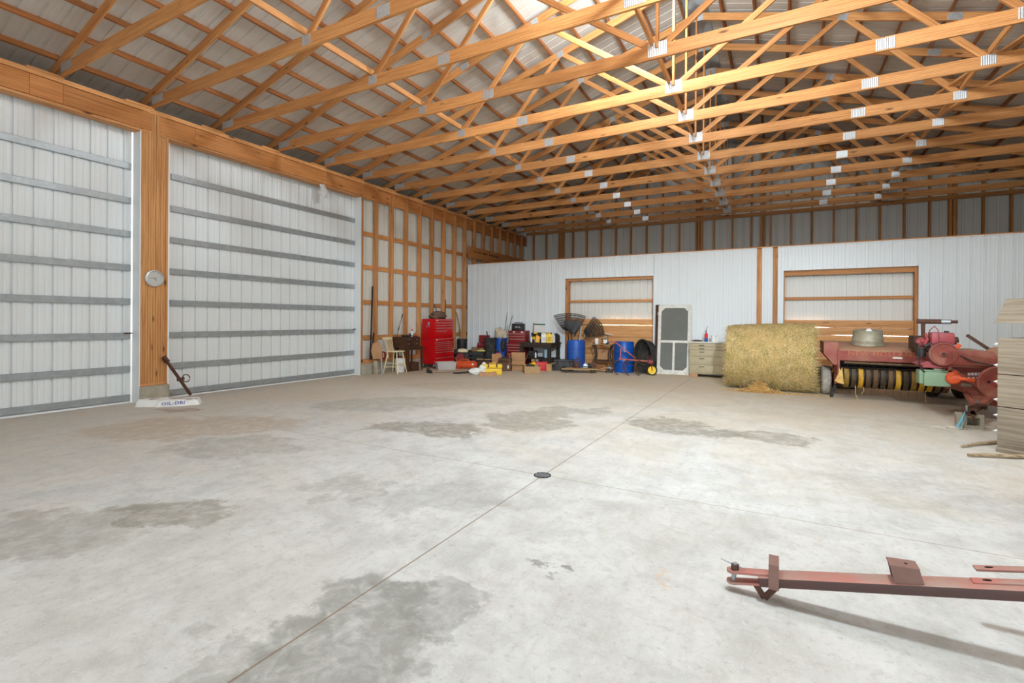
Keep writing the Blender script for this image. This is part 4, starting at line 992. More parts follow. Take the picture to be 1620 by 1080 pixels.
mb = MB(); mb.blob((0, 0, .12), (.3, .16, .14), 15, .4, 2.4, flat=-.12); o = mb.build('scrap_heap', M['rust']); o.location = (-7.86, 12.58, 0); tag(o, 'rusty heap of scrap between the orange tank and the trash cans', 'scrap')
# white bag, yellow toolbox, wood scrap
mb = MB(); mb.blob((0, 0, .09), (.20, .12, .10), 3, .3, 2.0, flat=-.088); mb.blob((.16, .05, .17), (.12, .1, .10), 5, .35, 2); mb.blob((.19, .12, .26), (.06, .06, .07), 8, .3, 2); o = mb.build('crumpled_bag', M['white'], ang=60); o.location = (-7.02, 10.98, 0); o.rotation_euler = (0, 0, .6); tag(o, 'crumpled white bag left of the yellow toolbox', 'bag')
t = thing('toolbox', 'bright yellow plastic toolbox in front of the cardboard boxes', 'toolbox', (-6.72, 11.28, 0), .55)
mb = MB(); mb.box(-.25, .25, -.11, .11, 0, .17, None, .014); mb.build('case', M['yellow'], t)
mb = MB(); mb.box(-.26, .26, -.12, .12, .178, .28, None, .022); mb.build('lid', M['yellow'], t)
for x in (-.11, .11):
    mb = MB(); mb.box(x - .02, x + .02, -.132, -.11, .20, .30, None, .006); mb.build('latch', M['band_rust'], t)
mb = MB(); mb.tube([(-.09, -.02, .28), (-.08, -.02, .305), (.08, -.02, .305), (.09, -.02, .28)], .01, 8); mb.build('handle', M['yellow'], t)
mb = MB(); mb.prism([(-.22, 0), (.2, 0), (.22, .05), (.18, .11), (-.02, .09), (-.04, .075), (-.2, .11), (-.26, .09)], -.05, .05); o = mb.build('cardboard_scrap', M['paper'], smooth=False); o.location = (-6.62, 10.92, 0); o.rotation_euler = (0, 0, .5); tag(o, 'torn tan cardboard scrap in front of the yellow toolbox', 'scrap')
# black chest
t = thing('storage_chest', 'black plastic storage chest in front of the blue plastic drum', 'chest', (-5.49, 13.30, 0), .42)
mb = MB(); mb.box(-.29, .29, -.13, .13, 0, .26, None, .015); mb.build('case', M['black'], t)
mb = MB(); mb.box(-.30, .30, -.14, .14, .262, .325, None, .015); mb.build('lid', M['black'], t)
for x in (-.18, .0, .18):
    mb = MB(); mb.box(x - .025, x + .025, -.148, -.132, .2, .27, None, .004); mb.build('latch', M['rubber'], t)
# creeper with engine parts
t = thing('wheeled_creeper', 'low dusty wooden creeper loaded with engine parts', 'creeper', (-4.88, 12.98, 0), .40)
for i in range(3): beam('deck_board', M['tan_wood'], (-.50, -.17 + .15 * i, .115), (.50, -.17 + .15 * i, .115), .14, .035, parent=t)
for x in (-.36, .36):
    for y in (-.15, .15):
        mb = MB(); mb.cyl((x, y - .015, .04), (x, y + .015, .04), .04, n=16); mb.box(x - .02, x + .02, y - .022, y + .022, .06, .098); mb.build('caster', M['dark_iron'], t)
def parts(name, label, cat, x, y, z, build, mat, rz=.4):
    mb = MB(); build(mb); o = mb.build(name, mat); o.location = (-4.88 + x * math.cos(.4) - y * math.sin(.4), 12.98 + x * math.sin(.4) + y * math.cos(.4), z); o.rotation_euler = (0, 0, rz); tag(o, label, cat)
zc = .134
parts('bottle_jack', 'dark rusty arched bracket standing on the creeper', 'bracket', -.06, 0, zc, lambda m: (m.tube([(-.075, 0, 0), (-.08, 0, .17), (-.05, 0, .24), (0, 0, .27), (.05, 0, .24), (.08, 0, .17), (.075, 0, 0)], .018, 8), m.box(-.05, .05, -.04, .04, 0, .14, None, .01), m.cyl((0, 0, .14), (0, 0, .2), .03, n=14), m.box(-.1, .1, -.06, .06, 0, .02)), M['rust'])
parts('water_pump', 'grey water pump on the creeper right of the arched bracket', 'pump', .16, .02, zc, lambda m: (m.cyl((-.05, 0, .06), (.07, 0, .06), .055, n=18), m.cyl((0, 0, .06), (0, -.08, .09), .035, n=14), m.cyl((.02, 0, .1), (.02, 0, .15), .03, n=14), m.box(-.06, .08, -.03, .03, 0, .02)), M['galv'])
parts('belt_pulley', 'rusty belt pulley on the right end of the creeper', 'pulley', .40, 0, zc, lambda m: (m.lathe([(.025, -.04), (.085, -.035), (.07, -.012), (.07, .012), (.085, .035), (.025, .04)], 26, TR(0, 0, .086) @ RX(PI / 2)), m.cyl((0, -.07, .086), (0, .06, .086), .02, n=14)), M['rust'])
parts('starter_motor', 'dark starter motor between the pump and the pulley on the creeper', 'motor', .28, .06, zc, lambda m: (m.cyl((-.06, 0, .05), (.07, 0, .05), .048, n=18), m.cyl((-.04, 0, .105), (.05, 0, .105), .028, n=14), m.cyl((.07, 0, .05), (.1, 0, .05), .025, n=12)), M['dark_iron'])
parts('round_stone', 'flat dark cap lying on the left end of the creeper', 'cap', -.44, -.05, zc, lambda m: m.lathe([(.06, 0), (.065, .015), (.05, .035), (0, .04)], 18), M['dark_iron'])
# blue plastic drum with fan-shaped tools
t = thing('plastic_drum', 'blue plastic drum holding fan-shaped forks', 'drum', (-5.33, 13.88, 0))
mb = MB(); mb.lathe([(.24, 0), (.265, .03), (.275, .1), (.28, .44), (.275, .78), (.265, .85), (.25, .88), (.24, .88), (.235, .84), (.25, .06), (0, .05)], 40); mb.build('shell', M['blueplastic'], t)
mb = MB(); mb.lathe([(.2785, .62), (.284, .625), (.284, .64), (.2785, .645)], 40); mb.build('ring', M['blueplastic'], t)
def fan_fork(label, base, head, w, h, n, mat, tilt, depth=.12, handle=True):
    t = thing('silage_fork', label, 'fork', base, 0)
    b = Vector((0, 0, 0)); hd = Vector(head); d = hd.normalized()
    if handle: beam('handle', M['tan_wood'], (0, 0, 0), tuple(hd), .034, .034, parent=t, b=.012)
    rt = Vector((math.cos(CAMZ), math.sin(CAMZ), 0)); rt = (rt - d * rt.dot(d)).normalized(); nrm = rt.cross(d)
    if nrm.y > 0: nrm = -nrm
    rt = rt * math.cos(tilt) + d * math.sin(tilt); d = nrm.cross(rt) if nrm.cross(rt).z > 0 else rt.cross(nrm)
    mb = MB()
    for i in range(n):
        f = -1 + 2 * i / (n - 1)
        pts = []
        for j in range(8):
            q = j / 7; x = f * w / 2 * (.28 + .72 * q ** .7); y = h * q * (1 - .16 * f * f); z = depth * (math.sin(q * PI * .9) * (1 - .2 * abs(f))) + .10 * abs(f) ** 3 * (1 - q)
            pts.append(hd + rt * x + d * y + nrm * z)
        mb.tube(pts, .008, 6)
    mb.build('tines', mat, t)
    mb = MB()
    for q in (.08, .2, .34, .48, .62, .76, .9, 1.0):
        pts = []
        for i in range(13):
            f = -1 + 2 * i / 12; x = f * w / 2 * (.28 + .72 * q ** .7); y = h * q * (1 - .16 * f * f); z = depth * (math.sin(q * PI * .9) * (1 - .2 * abs(f))) - .01
            pts.append(hd + rt * x + d * y + nrm * z)
        mb.tube(pts, .011, 6)
    mb.build('cross_bars', mat, t)
    return t
fan_fork('large black silage fork with curved tines fanned above the blue drum', (-5.41, 13.80, .2), (-.10, -.02, .96), .98, .52, 26, M['dark_iron'], -.12)
t = thing('grain_scoop', 'black grain scoop standing head up in front of the silage fork', 'scoop', (-5.33, 13.74, .2), 0)
beam('handle', M['tan_wood'], (0, 0, 0), (-.02, -.06, .86), .034, .034, parent=t, b=.012)
vs = []; n = 10
for j in range(8):
    q = j / 7
    for i in range(n + 1):
        f = -1 + 2 * i / n; x = f * (.05 + .22 * min(1, q * 1.3)); vs.append((-.02 + x * math.cos(CAMZ), -.06 + x * math.sin(CAMZ) - .06 * (1 - f * f) * (1 - .4 * q) * -1, .82 + .44 * q))
mb = MB(); N = len(vs); mb.add(vs + [(a, b + .006, c) for a, b, c in vs], [(j * (n + 1) + i, j * (n + 1) + i + 1, (j + 1) * (n + 1) + i + 1, (j + 1) * (n + 1) + i) for j in range(7) for i in range(n)] + [(N + j * (n + 1) + i, N + j * (n + 1) + i + 1, N + (j + 1) * (n + 1) + i + 1, N + (j + 1) * (n + 1) + i) for j in range(7) for i in range(n)]); mb.build('blade', M['black'], t)
fan_fork('smaller black fork leaning right out of the blue drum', (-5.21, 13.88, .2), (.14, .05, .86), .62, .58, 20, M['dark_iron'], -.85, .1)
t = thing('landing_net', 'black hoop of a bent tool leaning right out of the blue drum', 'hoop', (-5.20, 13.80, .2), 0)
mb = MB(); mb.tube([(0, 0, 0), (.1, .03, .6), (.2, .08, .82), (.33, .15, 1.0), (.42, .2, 1.16), (.38, .19, 1.2), (.3, .14, 1.08), (.2, .09, .9)], .014, 8); mb.build('rod', M['black'], t)
for k, (a, b, l) in enumerate((((-5.25, 13.70, .3), (-5.13, 13.80, 1.28), 'grey steel pipe standing in the blue drum right of the grain scoop'),)):
    o = beam('steel_pipe', M['galv'], a, b, .03, .03); tag(o, l, 'pipe')
o = beam('wood_strip', M['grey_wood'], (-5.12, 13.92, .95), (-5.18, 13.88, .2), .02, .01)
tag(o, 'thin wood strip standing at the right rim inside the blue drum', 'strip')
o = beam('white_strip', M['oldwhite'], (-4.75, 14.20, 1.14), (-4.30, 14.34, 1.02), .03, .02); tag(o, 'thin white strip lying against the boards behind the old treadle table', 'stick')  # thin white bar laid across the boards
# treadle table
t = thing('treadle_table', 'old treadle table with curved iron legs left of the blue steel drum', 'table', (-4.50, 13.92, 0), .08)
beam('tabletop', M['tan_wood'], (-.34, 0, .765), (.30, 0, .765), .36, .025, parent=t)
for s in (-1, 1):
    for y in (-.15, .15):
        mb = MB(); mb.tube([(s * .28, y * .9, .75), (s * .22, y * .8, .62), (s * .2, y * .75, .45), (s * .23, y * .9, .25), (s * .32, y * 1.2, .05), (s * .33, y * 1.25, 0)], .018, 8, rs=[.022, .02, .018, .018, .02, .024]); mb.build('leg', M['dark_iron'], t)
    mb = MB(); mb.tube([(s * .26, -.13, .72), (s * .26, .13, .72)], .014, 8); mb.tube([(s * .21, -.11, .4), (s * .21, .11, .4)], .012, 8); mb.build('side_frame', M['dark_iron'], t)
mb = MB(); mb.tube([(-.22, .12, .3), (.22, .12, .3)], .012, 8); mb.box(-.2, .2, -.1, .1, .27, .285); mb.build('treadle', M['rust'], t)
mb = MB(); mb.box(-.21, .21, .14, .155, .3, .62); mb.build('back_board', M['card'], t, smooth=False)
t = thing('plastic_container', 'white plastic container on the old treadle table', 'container', (-4.66, 13.83, .778))
mb = MB(); mb.lathe([(.055, 0), (.058, .005), (.06, .165), (.056, .172), (0, .174)], 24); mb.build('body', M['white'], t)
t = thing('glass_jar', 'square glass jar with a white label on the old treadle table', 'jar', (-4.40, 13.87, .778), .12)
mb = MB(); mb.box(-.065, .065, -.065, .065, 0, .25, None, .02); mb.build('glass', M['glass'], t)
mb = MB(); mb.box(-.05, .05, -.05, .05, .005, .14, None, .015); mb.build('contents', M['tan_wood'], t)
mb = MB(); mb.box(-.055, .055, -.0675, -.0658, .03, .13); mb.build('paper_label', M['white'], t, smooth=False)
mb = MB(); mb.box(-.068, .068, -.068, .068, .25, .265, None, .005); mb.build('lid', M['dark_iron'], t)
# litter under the treadle table
t = thing('wood_offcut', 'tan splintered wood offcuts on the floor under the treadle table', 'wood', (-4.40, 13.45, 0), .4)
mb = MB()
for i in range(7): 
    a = R.uniform(-.5, .5); mb.bar((-.25 + .07 * i, R.uniform(-.08, .08), .03 + .015 * (i % 3)), (-.08 + .07 * i, R.uniform(-.1, .1), .05 + .03 * (i % 4)), .07, .035)
mb.build('pieces', M['paper'], t, smooth=False)
t = thing('valve_fitting', 'small red valve on the floor at the left foot of the treadle table', 'valve', (-4.66, 13.52, 0))
mb = MB(); mb.cyl((0, 0, 0), (0, 0, .15), .035, n=14); mb.cyl((-.07, 0, .1), (.07, 0, .1), .025, n=14); mb.build('body', M['red_dull'], t); mb = MB(); mb.lathe([(.02, .17), (.06, .17), (.06, .185), (.02, .185)], 18); mb.cyl((0, 0, .14), (0, 0, .18), .01, n=8); mb.build('wheel', M['redplastic'], t)
mb = MB(); mb.box(-.1, .12, -.06, .06, 0, .06, None, .015); mb.cyl((-.06, 0, .06), (.02, 0, .1), .03, n=12); o = mb.build('casting', M['dark_iron']); o.location = (-4.16, 13.42, 0); o.rotation_euler = (0, 0, .3); tag(o, 'dark iron casting on the floor between the treadle table and steel drum', 'casting')
mb = MB(); mb.cyl((-.06, 0, 0), (.06, .02, 0), .025, n=12); o = mb.build('small_can', M['paleblue']); o.location = (-4.16, 13.47, .125); tag(o, 'small pale blue can lying on the dark iron casting', 'can')
# blue steel drum
t = thing('steel_drum', 'shiny blue steel drum behind the red push cultivator', 'drum', (-3.84, 13.82, 0))
pr = [(.27, 0), (.286, .004), (.286, .02), (.28, .026)]
for z in (.29, .58): pr += [(.28, z - .025), (.29, z), (.28, z + .025)]
pr += [(.28, .845), (.286, .85), (.286, .87), (.274, .87), (.27, .855), (0, .853)]
mb = MB(); mb.lathe(pr, 48); mb.build('shell', M['blue'], t)
mb = MB(); mb.cyl((.12, -.1, .853), (.12, -.1, .868), .035, n=18); mb.build('bung', M['galv'], t)
# black stock tank on its side
t = thing('stock_tank', 'black rubber stock tank standing on its side behind the cultivator', 'tank', (-3.22, 13.86, .485), -.3)
mb = MB(); Q = RX(PI / 2)
mb.lathe([(0, -.20), (.38, -.20), (.42, -.16), (.46, .17), (.485, .175), (.485, .20), (.45, .20), (.40, -.12), (.37, -.15), (0, -.155)], 44, Q, .60, 1.0); mb.build('shell', M['rubber'], t)
mb = MB(); mb.tube([(.15 * math.cos(a) * .6, .13, .26 * math.sin(a)) for a in [2 * PI * i / 30 for i in range(30)]], .006, 6, True); mb.build('moulded_ring', M['rubber'], t)
# push cultivator
t = thing('push_cultivator', 'red push cultivator with a yellow front wheel and curved tines', 'cultivator', (-2.96, 13.34, 0), .30)
cr = paint('cultivator_red', (188, 88, 72), (160, 110, 90), .4, .6)
mb = MB(); mb.lathe([(.103, -.02), (.132, -.03), (.142, -.015), (.142, .015), (.132, .03), (.103, .02)], 30, TR(.02, 0, .142) @ RX(PI / 2)); o = mb.build('tyre', M['rubber'], t)
mb = MB(); mb.lathe([(0, -.034), (.03, -.034), (.045, -.028), (.075, -.026), (.10, -.033), (.106, -.03), (.106, .03), (.10, .033), (.075, .026), (.045, .028), (.03, .034), (0, .034)], 28, TR(.02, 0, .142) @ RX(PI / 2)); mb.build('wheel', M['yellow'], o)
mb = MB(); mb.tube([(.02, -.05, .142), (.0, -.05, .34), (0, .05, .34), (.02, .05, .142)], .012, 8); mb.box(-.08, .05, -.06, .06, .31, .41, None, .008); mb.cyl((-.03, 0, .4), (-.03, 0, .52), .012, n=8); mb.build('fork', M['red_dull'], t)
mb = MB(); mb.bar((-.06, 0, .38), (-.86, 0, .43), .05, .035, b=.004); mb.bar((-.82, 0, .43), (-.80, 0, .72), .03, .03, b=.004); mb.build('frame', cr, t)
for y in (-.05, .10):
    mb = MB(); mb.tube([(-.42, y * .3, .45), (-.62, y * .8, .62), (-.92, y * 1.6, .86), (-1.05, y * 2, .90), (-1.14, y * 2.2, .86), (-1.20, y * 2.3, .82)], .014, 8); h = mb.build('handlebar', cr, t)
    mb = MB(); mb.tube([(-1.12, y * 2.17, .872), (-1.20, y * 2.3, .82)], .018, 8); mb.build('grip', M['rubber'], h)
for cx, r in ((-.5, .13), (-.2, .12)):
    mb = MB(); mb.tube([(cx + r * math.cos(a), -.06, .40 + r * math.sin(a)) for a in [2 * PI * i / 24 for i in range(24)]], .007, 6, True); mb.build('hoop', M['rust'], t)
for x, y in ((-1.0, -.1), (-.72, -.16), (-.74, .1), (-.45, -.14), (-.40, .08)):
    mb = MB(); mb.tube([(x + .16, y * .4, .40), (x + .05, y * .8, .36), (x, y, .25), (x + .02, y * 1.1, .12), (x + .08, y * 1.2, .03), (x + .14, y * 1.25, .004)], .010, 8, rs=[.013, .013, .012, .012, .014, .008]); mb.build('tine', M['rust'], t)
# screen door and brown panel
t = thing('screen_door', 'old white screen door leaning against the partition', 'door', (-2.49, 13.90, 0), .05)
Q = RX(-.155); fr = .085
def lean(mb, nm, mat): o = mb.build(nm, mat, t); o.matrix_local = Q; return o
for x0, x1, z0, z1, nm in ((-.44, -.355, 0, 1.95, 'stile'), (.355, .44, 0, 1.95, 'stile'), (-.355, .355, 1.86, 1.95, 'top_rail'), (-.355, .355, .875, .945, 'middle_rail'), (-.355, .355, 0, .12, 'bottom_rail'), (-.03, .03, .12, .875, 'mullion')):
    mb = MB(); mb.box(x0, x1, -.015, .015, z0, z1, None, .004); lean(mb, nm, M['oldwhite'])
for x, z, sx, szz in ((-.355, 1.86, 1, -1), (.355, 1.86, -1, -1), (-.355, .12, 1, 1), (.355, .12, -1, 1)):
    mb = MB(); mb.prism([(x, z), (x + sx * .10, z), (x, z + szz * .10)], -.012, .01); lean(mb, 'corner_brace', M['oldwhite'])
mb = MB(); mb.box(-.36, .36, .004, .007, .1, 1.88); lean(mb, 'mesh', M['screen'])
mb = MB(); mb.box(-.462, -.436, -.022, .01, 1.66, 1.74); lean(mb, 'hinge', M['galv'])
t = thing('wall_board', 'dark brown board leaning behind the white screen door', 'board', (-2.55, 14.06, 0), .05)
o = beam('board', M['dark_wood'], (-.41, 0, 0), (-.41, .14, 1.93), .035, .12, up=(1, 0, 0), parent=t)
# tan drawer cabinet
t = thing('drawer_cabinet', 'tan metal cabinet of drawers between the screen door and hay bale', 'cabinet', (-1.42, 13.86, 0), .04)
for x in (-.5, .5):
    for y in (-.2, .22):
        mb = MB(); mb.box(x - .1, x + .1, y - .05, y + .05, 0, .085, None, .006); mb.build('brick', M['paper'], t)
mb = MB(); mb.box(-.60, .60, -.25, .25, .086, .90, None, .008); mb.build('case', M['tanmetal'], t)
mb = MB(); mb.box(-.625, .625, -.28, .26, .902, .935, None, .006); mb.build('worktop', M['oldwhite'], t)
for x0, x1 in ((-.58, -.02), (.02, .58)):
    for z0, z1 in ((.80, .885), (.715, .795), (.545, .71), (.33, .54), (.11, .325)) if x0 < 0 else ((.80, .885), (.715, .795), (.545, .71), (.33, .54), (.11, .325)):
        mb = MB(); mb.box(x0, x1, -.264, -.25, z0 + .004, z1 - .004, None, .004); o = mb.build('drawer', M['tanmetal'], t)
        zm = z1 - .045; mb = MB(); mb.tube([((x0 + x1) / 2 - .06, -.264, zm + .008), ((x0 + x1) / 2 - .05, -.285, zm), ((x0 + x1) / 2 + .05, -.285, zm), ((x0 + x1) / 2 + .06, -.264, zm + .008)], .007, 8); mb.build('handle', M['dark_iron'], o)
t = thing('oil_can', 'red and blue oil can with a long spout on the tan cabinet', 'can', (-1.62, 13.72, .936))
mb = MB(); mb.lathe([(.04, 0), (.042, .004), (.042, .09)], 20); mb.build('lower_band', M['blueplastic'], t); mb = MB(); mb.lathe([(.042, .09), (.042, .19), (.03, .215), (.012, .235)], 20); mb.build('upper_band', M['redplastic'], t)
mb = MB(); mb.tube([(0, 0, .23), (0, 0, .3), (.015, 0, .36), (.04, 0, .41)], .006, 8, rs=[.010, .007, .005, .004]); mb.tube([(-.012, 0, .24), (-.02, -.02, .3)], .005, 6); mb.build('spout', M['black'], t)
t = thing('paper_roll', 'white roll of paper towel standing on the tan cabinet', 'paper roll', (-1.43, 13.74, .936))
mb = MB(); mb.lathe([(.018, 0), (.068, 0), (.068, .17), (.018, .17)], 28); mb.build('roll', M['white'], t); mb = MB(); mb.prism([(.05, 0), (.13, 0), (.10, .06), (.06, .15)], -.03, -.02); mb.build('loose_end', M['white'], t)
mb = MB(); mb.blob((0, 0, .02), (.13, .07, .022), 4, .4, 2, flat=-.019); o = mb.build('leather_glove', M['band_rust']); o.location = (-1.84, 13.74, .936); tag(o, 'flat brown glove lying on the left end of the tan cabinet', 'glove')
# ------------------------------------------------------------------ hay bale
from mathutils import noise as NZ
BC = Vector((-.12, 12.10, .715)); BR, BL = .735, .80      # axis centre, radius, half length
bdir = Vector((1, -.02, 0)).normalized(); bside = Vector((bdir.y * -1, bdir.x, 0))
def bale_pt(x, a, k=1.0):
    r = BR * k * (1 - .04 * abs(x / BL) ** 6) * (.958 + .042 * x / BL)
    z = r * math.cos(a); y = r * math.sin(a) * 1.03
    z = max(z, -.70)
    if z < -.45: y *= 1 + .12 * (-.45 - z) / .25
    return BC + bdir * x + bside * y + Vector((0, 0, z))
t = thing('hay_bale', 'large round hay bale beside the tan drawer cabinet', 'hay bale', (BC.x, BC.y, 0))
mb = MB(); nx, na = 40, 96; vs = []
for i in range(nx + 1):
    x = -BL + 2 * BL * i / nx
    for j in range(na):
        a = 2 * PI * j / na
        p = bale_pt(x, a, 1 + .026 * NZ.noise(Vector((x * 4, math.cos(a) * 3, math.sin(a) * 3))) + .012 * NZ.noise(Vector((x * 15, math.cos(a) * 14, math.sin(a) * 14))))
        vs.append(p - Vector((BC.x, BC.y, 0)))
fs = [(i * na + j, i * na + (j + 1) % na, (i + 1) * na + (j + 1) % na, (i + 1) * na + j) for i in range(nx) for j in range(na)]
fs += [tuple(range(na - 1, -1, -1)), tuple(range(nx * na, (nx + 1) * na))]
mb.add(vs, fs); mb.build('bale_body', M['hay'], t, ang=50)
def straw(mb, p, d, l, w):
    d = Vector(d).normalized(); q = Vector((R.uniform(-1, 1), R.uniform(-1, 1), R.uniform(-1, 1)))
    s = d.cross(q).normalized() * w; s2 = d.cross(s).normalized() * w
    m = p + d * l * .5 + q * l * .06
    e = p + d * l
    n = len(mb.v)
    mb.v += [p + s, p - s * .5 + s2, p - s * .5 - s2, m + s, m - s * .5 + s2, m - s * .5 - s2, e]
    mb.f += [[n, n + 1, n + 4, n + 3], [n + 1, n + 2, n + 5, n + 4], [n + 2, n, n + 3, n + 5], [n + 3, n + 4, n + 6], [n + 4, n + 5, n + 6], [n + 5, n + 3, n + 6]]; mb.m += [0] * 6
mb = MB(); base = Vector((BC.x, BC.y, 0))
for i in range(17000):
    x = R.uniform(-BL, BL) if R.random() < .85 else R.choice((-1, 1)) * BL * R.uniform(.93, 1.0)
    a = R.uniform(-PI * .98, .35 * PI)     # the sides that can be seen: front, top, ends
    p = bale_pt(x, a, R.uniform(.985, 1.004)) - base
    tang = (bale_pt(x, a + .05) - bale_pt(x, a)).normalized(); nrm = (p + base - (BC + bdir * x)).normalized()
    low = max(0, -math.cos(a))
    mess = .12 + .9 * low * (1 if x > -.1 else .6)
    d = tang * R.choice((-1, 1)) + bdir * R.gauss(0, .45 + mess * .8) + nrm * (R.gauss(0, .03) + abs(R.gauss(0, .14 * low)))
    straw(mb, p + nrm * .004, d, R.uniform(.05, .17) * (1 + .5 * low), R.uniform(.0016, .0042))
for i in range(700):
    s = R.choice((-1, 1, 1)); a = R.uniform(-PI, 0); p = bale_pt(s * BL * R.uniform(.96, 1), a, R.uniform(.8, 1)) - base
    p.z = max(p.z, .02)
    straw(mb, p, bdir * s + Vector((0, R.gauss(0, .5), R.gauss(-.25, .4))), R.uniform(.05, .2), R.uniform(.002, .004))
for q in range(len(mb.v)): mb.v[q].z = max(mb.v[q].z, .004)
tag(mb.build('straw', M['straw'], t, smooth=False), kind='stuff')
mb = MB()
for i in range(1500):
    r = abs(R.gauss(0, .20)); a = R.uniform(0, 2 * PI); x = -.30 + r * 1.3 * math.cos(a); y = 11.46 + r * .55 * math.sin(a); z = max(.004, .22 * math.exp(-(r / .14) ** 2) * R.random())
    straw(mb, Vector((x, y, z)), (R.gauss(0, 1), R.gauss(0, 1), R.gauss(0, .35)), R.uniform(.05, .15), R.uniform(.0025, .005))
for i in range(260):
    x = R.uniform(-1.0, .9); straw(mb, Vector((x, 11.42 + R.gauss(0, .05), .006)), (R.gauss(0, 1), R.gauss(0, 1), R.gauss(0, .1)), R.uniform(.04, .14), R.uniform(.002, .004))
mb.blob((-.30, 11.48, .02), (.2, .1, .13), 4, .2, 2, flat=-.018)
for q in range(len(mb.v)): mb.v[q].z = max(mb.v[q].z, .002)
tag(mb.build('loose_straw', M['gold'], smooth=False), 'loose golden straw fallen on the floor in front of the hay bale', 'straw', kind='stuff')
# pallet boards behind bale/baler
mb = MB()
# ------------------------------------------------------------------ hay baler
t = thing('hay_baler', 'dusty red hay baler with yellow banded pickup and engine', 'baler', (0, 0, 0))
RD, DU = M['baler_red'], M['baler_dust']
# pickup hood
mb = MB(); mb.add([], [])
prof = [(11.16, .745), (11.15, .93), (11.19, .965), (11.40, 1.0), (12.25, 1.075), (12.3, 1.05), (12.3, .70), (11.9, .66)]
vs = [(1.06, y, z) for y, z in prof] + [(2.5, y, z) for y, z in prof]; n = len(prof)
mb.add(vs, [tuple(range(n)), tuple(range(2 * n - 1, n - 1, -1))] + [(i, (i + 1) % n, n + (i + 1) % n, n + i) for i in range(n)])
o = mb.build('pickup_hood', [RD, DU], t, ang=40)
for p in o.data.polygons:
    if p.normal.z > .75: p.material_index = 1
text('lettering', 'NEW HOLLAND', M['faded_letter'], TR(1.735, 11.148, .885) @ RX(PI / 2 - .02), .115, t, sx=1.17, spacing=1.12)
mb = MB(); mb.box(1.88, 2.02, 11.140, 11.148, .815, .84); mb.build('decal', M['white'], t, smooth=False)
mb = MB(); mb.prism([(.82, 1.085), (.82, .86), (.98, .655), (1.06, .655), (1.06, 1.085)], 11.2, 12.2); o = mb.build('end_shield', [RD, DU], t, smooth=False)
for p in o.data.polygons:
    if p.normal.z > .75: p.material_index = 1
mb = MB(); mb.box(1.04, 1.075, 11.15, 12.1, .30, .95); mb.box(1.02, 1.06, 11.5, 11.6, .25, .66); mb.build('end_plate', RD, t, smooth=False)
mb = MB(); mb.bar((1.14, 11.12, .715), (2.52, 11.12, .70), .03, .035); mb.build('wind_guard', M['band_rust'], t)
mb = MB(); mb.box(1.10, 2.6, 11.62, 11.66, .2, .75); mb.build('back_sheet', M['dark_iron'], t, smooth=False)
mb = MB(); mb.cyl((1.1, 11.38, .455), (2.72, 11.38, .455), .165, n=24); mb.build('pickup_reel', M['dark_iron'], t)
cols = ['band_olive', 'band_dark', 'yellow_worn', 'band_rust', 'band_rust', 'band_dark', 'band_rust', 'yellow_worn', 'band_dark', 'band_olive', 'yellow_worn', 'yellow_worn', 'band_rust', 'band_rust']
M['band_olive'] = paint('rubbed_yellow_band', (150, 118, 40), (84, 62, 36), .5, .6, .1, 11)
M['pale_rust'] = paint('rusty_pale_yellow', (222, 184, 104), (168, 112, 60), .5, .7, 0, 12)
for i, c in enumerate(cols):
    x = 1.145 + i * .1125; w = .078
    pr = []
    for k in range(19):
        a = math.radians(58 + k * (250 - 58) / 18 + 0)
        pr.append((11.38 - .235 * math.sin(a) * 1.0, .455 + .235 * math.cos(a)))
    pr = [(11.60, .62)] + [(y, z) for y, z in pr]
    mb = MB(); vs = []
    for k, (y, z) in enumerate(pr):
        cy, cz = 11.38, .455; d = Vector((y - cy, z - cz)); d = d * (1 - .006 / max(d.length, .01))
        vs += [(x, y, z), (x + w * .15, y - .0, z), (x + w * .85, y, z), (x + w, y, z)]
    vs = [(px, py - (.004 if j % 4 in (1, 2) else 0), pz) for j, (px, py, pz) in enumerate(vs)]
    m = len(pr); mb.add(vs, [(k * 4 + j, k * 4 + j + 1, (k + 1) * 4 + j + 1, (k + 1) * 4 + j) for k in range(m - 1) for j in range(3)])
    o = mb.build('stripper_band', M[c], t); sm = o.modifiers.new('thick', 'SOLIDIFY'); sm.thickness = .005
for i in range(13):
    x = 1.238 + i * .1125
    mb = MB(); mb.tube([(x, 11.3, .36), (x + .002, 11.27, .2), (x + R.uniform(-.01, .02), 11.26, .12 - R.uniform(0, .04))], .003, 6); mb.build('tine', M['dark_iron'], t)
mb = MB(); mb.prism([(1.10, .62), (1.13, .30), (.98, .36)], 11.02, 11.04); mb.prism([(1.06, .62), (1.12, .30), (1.02, .33)], 11.04, 11.24); mb.build('divider_point', M['pale_rust'], t, smooth=False)
mb = MB(); mb.bar((1.02, 11.3, .26), (.96, 11.4, .0), .07, .05, (1, 0, 0), .01); mb.build('parking_leg', M['blueplastic'] if False else M['rubber'], t)
mb = MB(); mb.lathe([(.16, -.08), (.25, -.085), (.285, -.06), (.292, 0), (.285, .06), (.25, .085), (.16, .08)], 36, TR(.90, 11.88, .292) @ RY(PI / 2)); o = mb.build('gauge_wheel', M['tyre'], t)
mb = MB(); mb.lathe([(0, -.05), (.05, -.05), (.06, -.02), (.162, -.03), (.162, .03), (.06, .03), (.05, .05), (0, .05)], 28, TR(.90, 11.88, .292) @ RY(PI / 2)); mb.build('hub', M['yellow_worn'], o)
mb = MB(); mb.bar((.93, 11.88, .29), (1.06, 11.88, .55), .04, .04); mb.build('axle_arm', M['yellow_worn'], t)
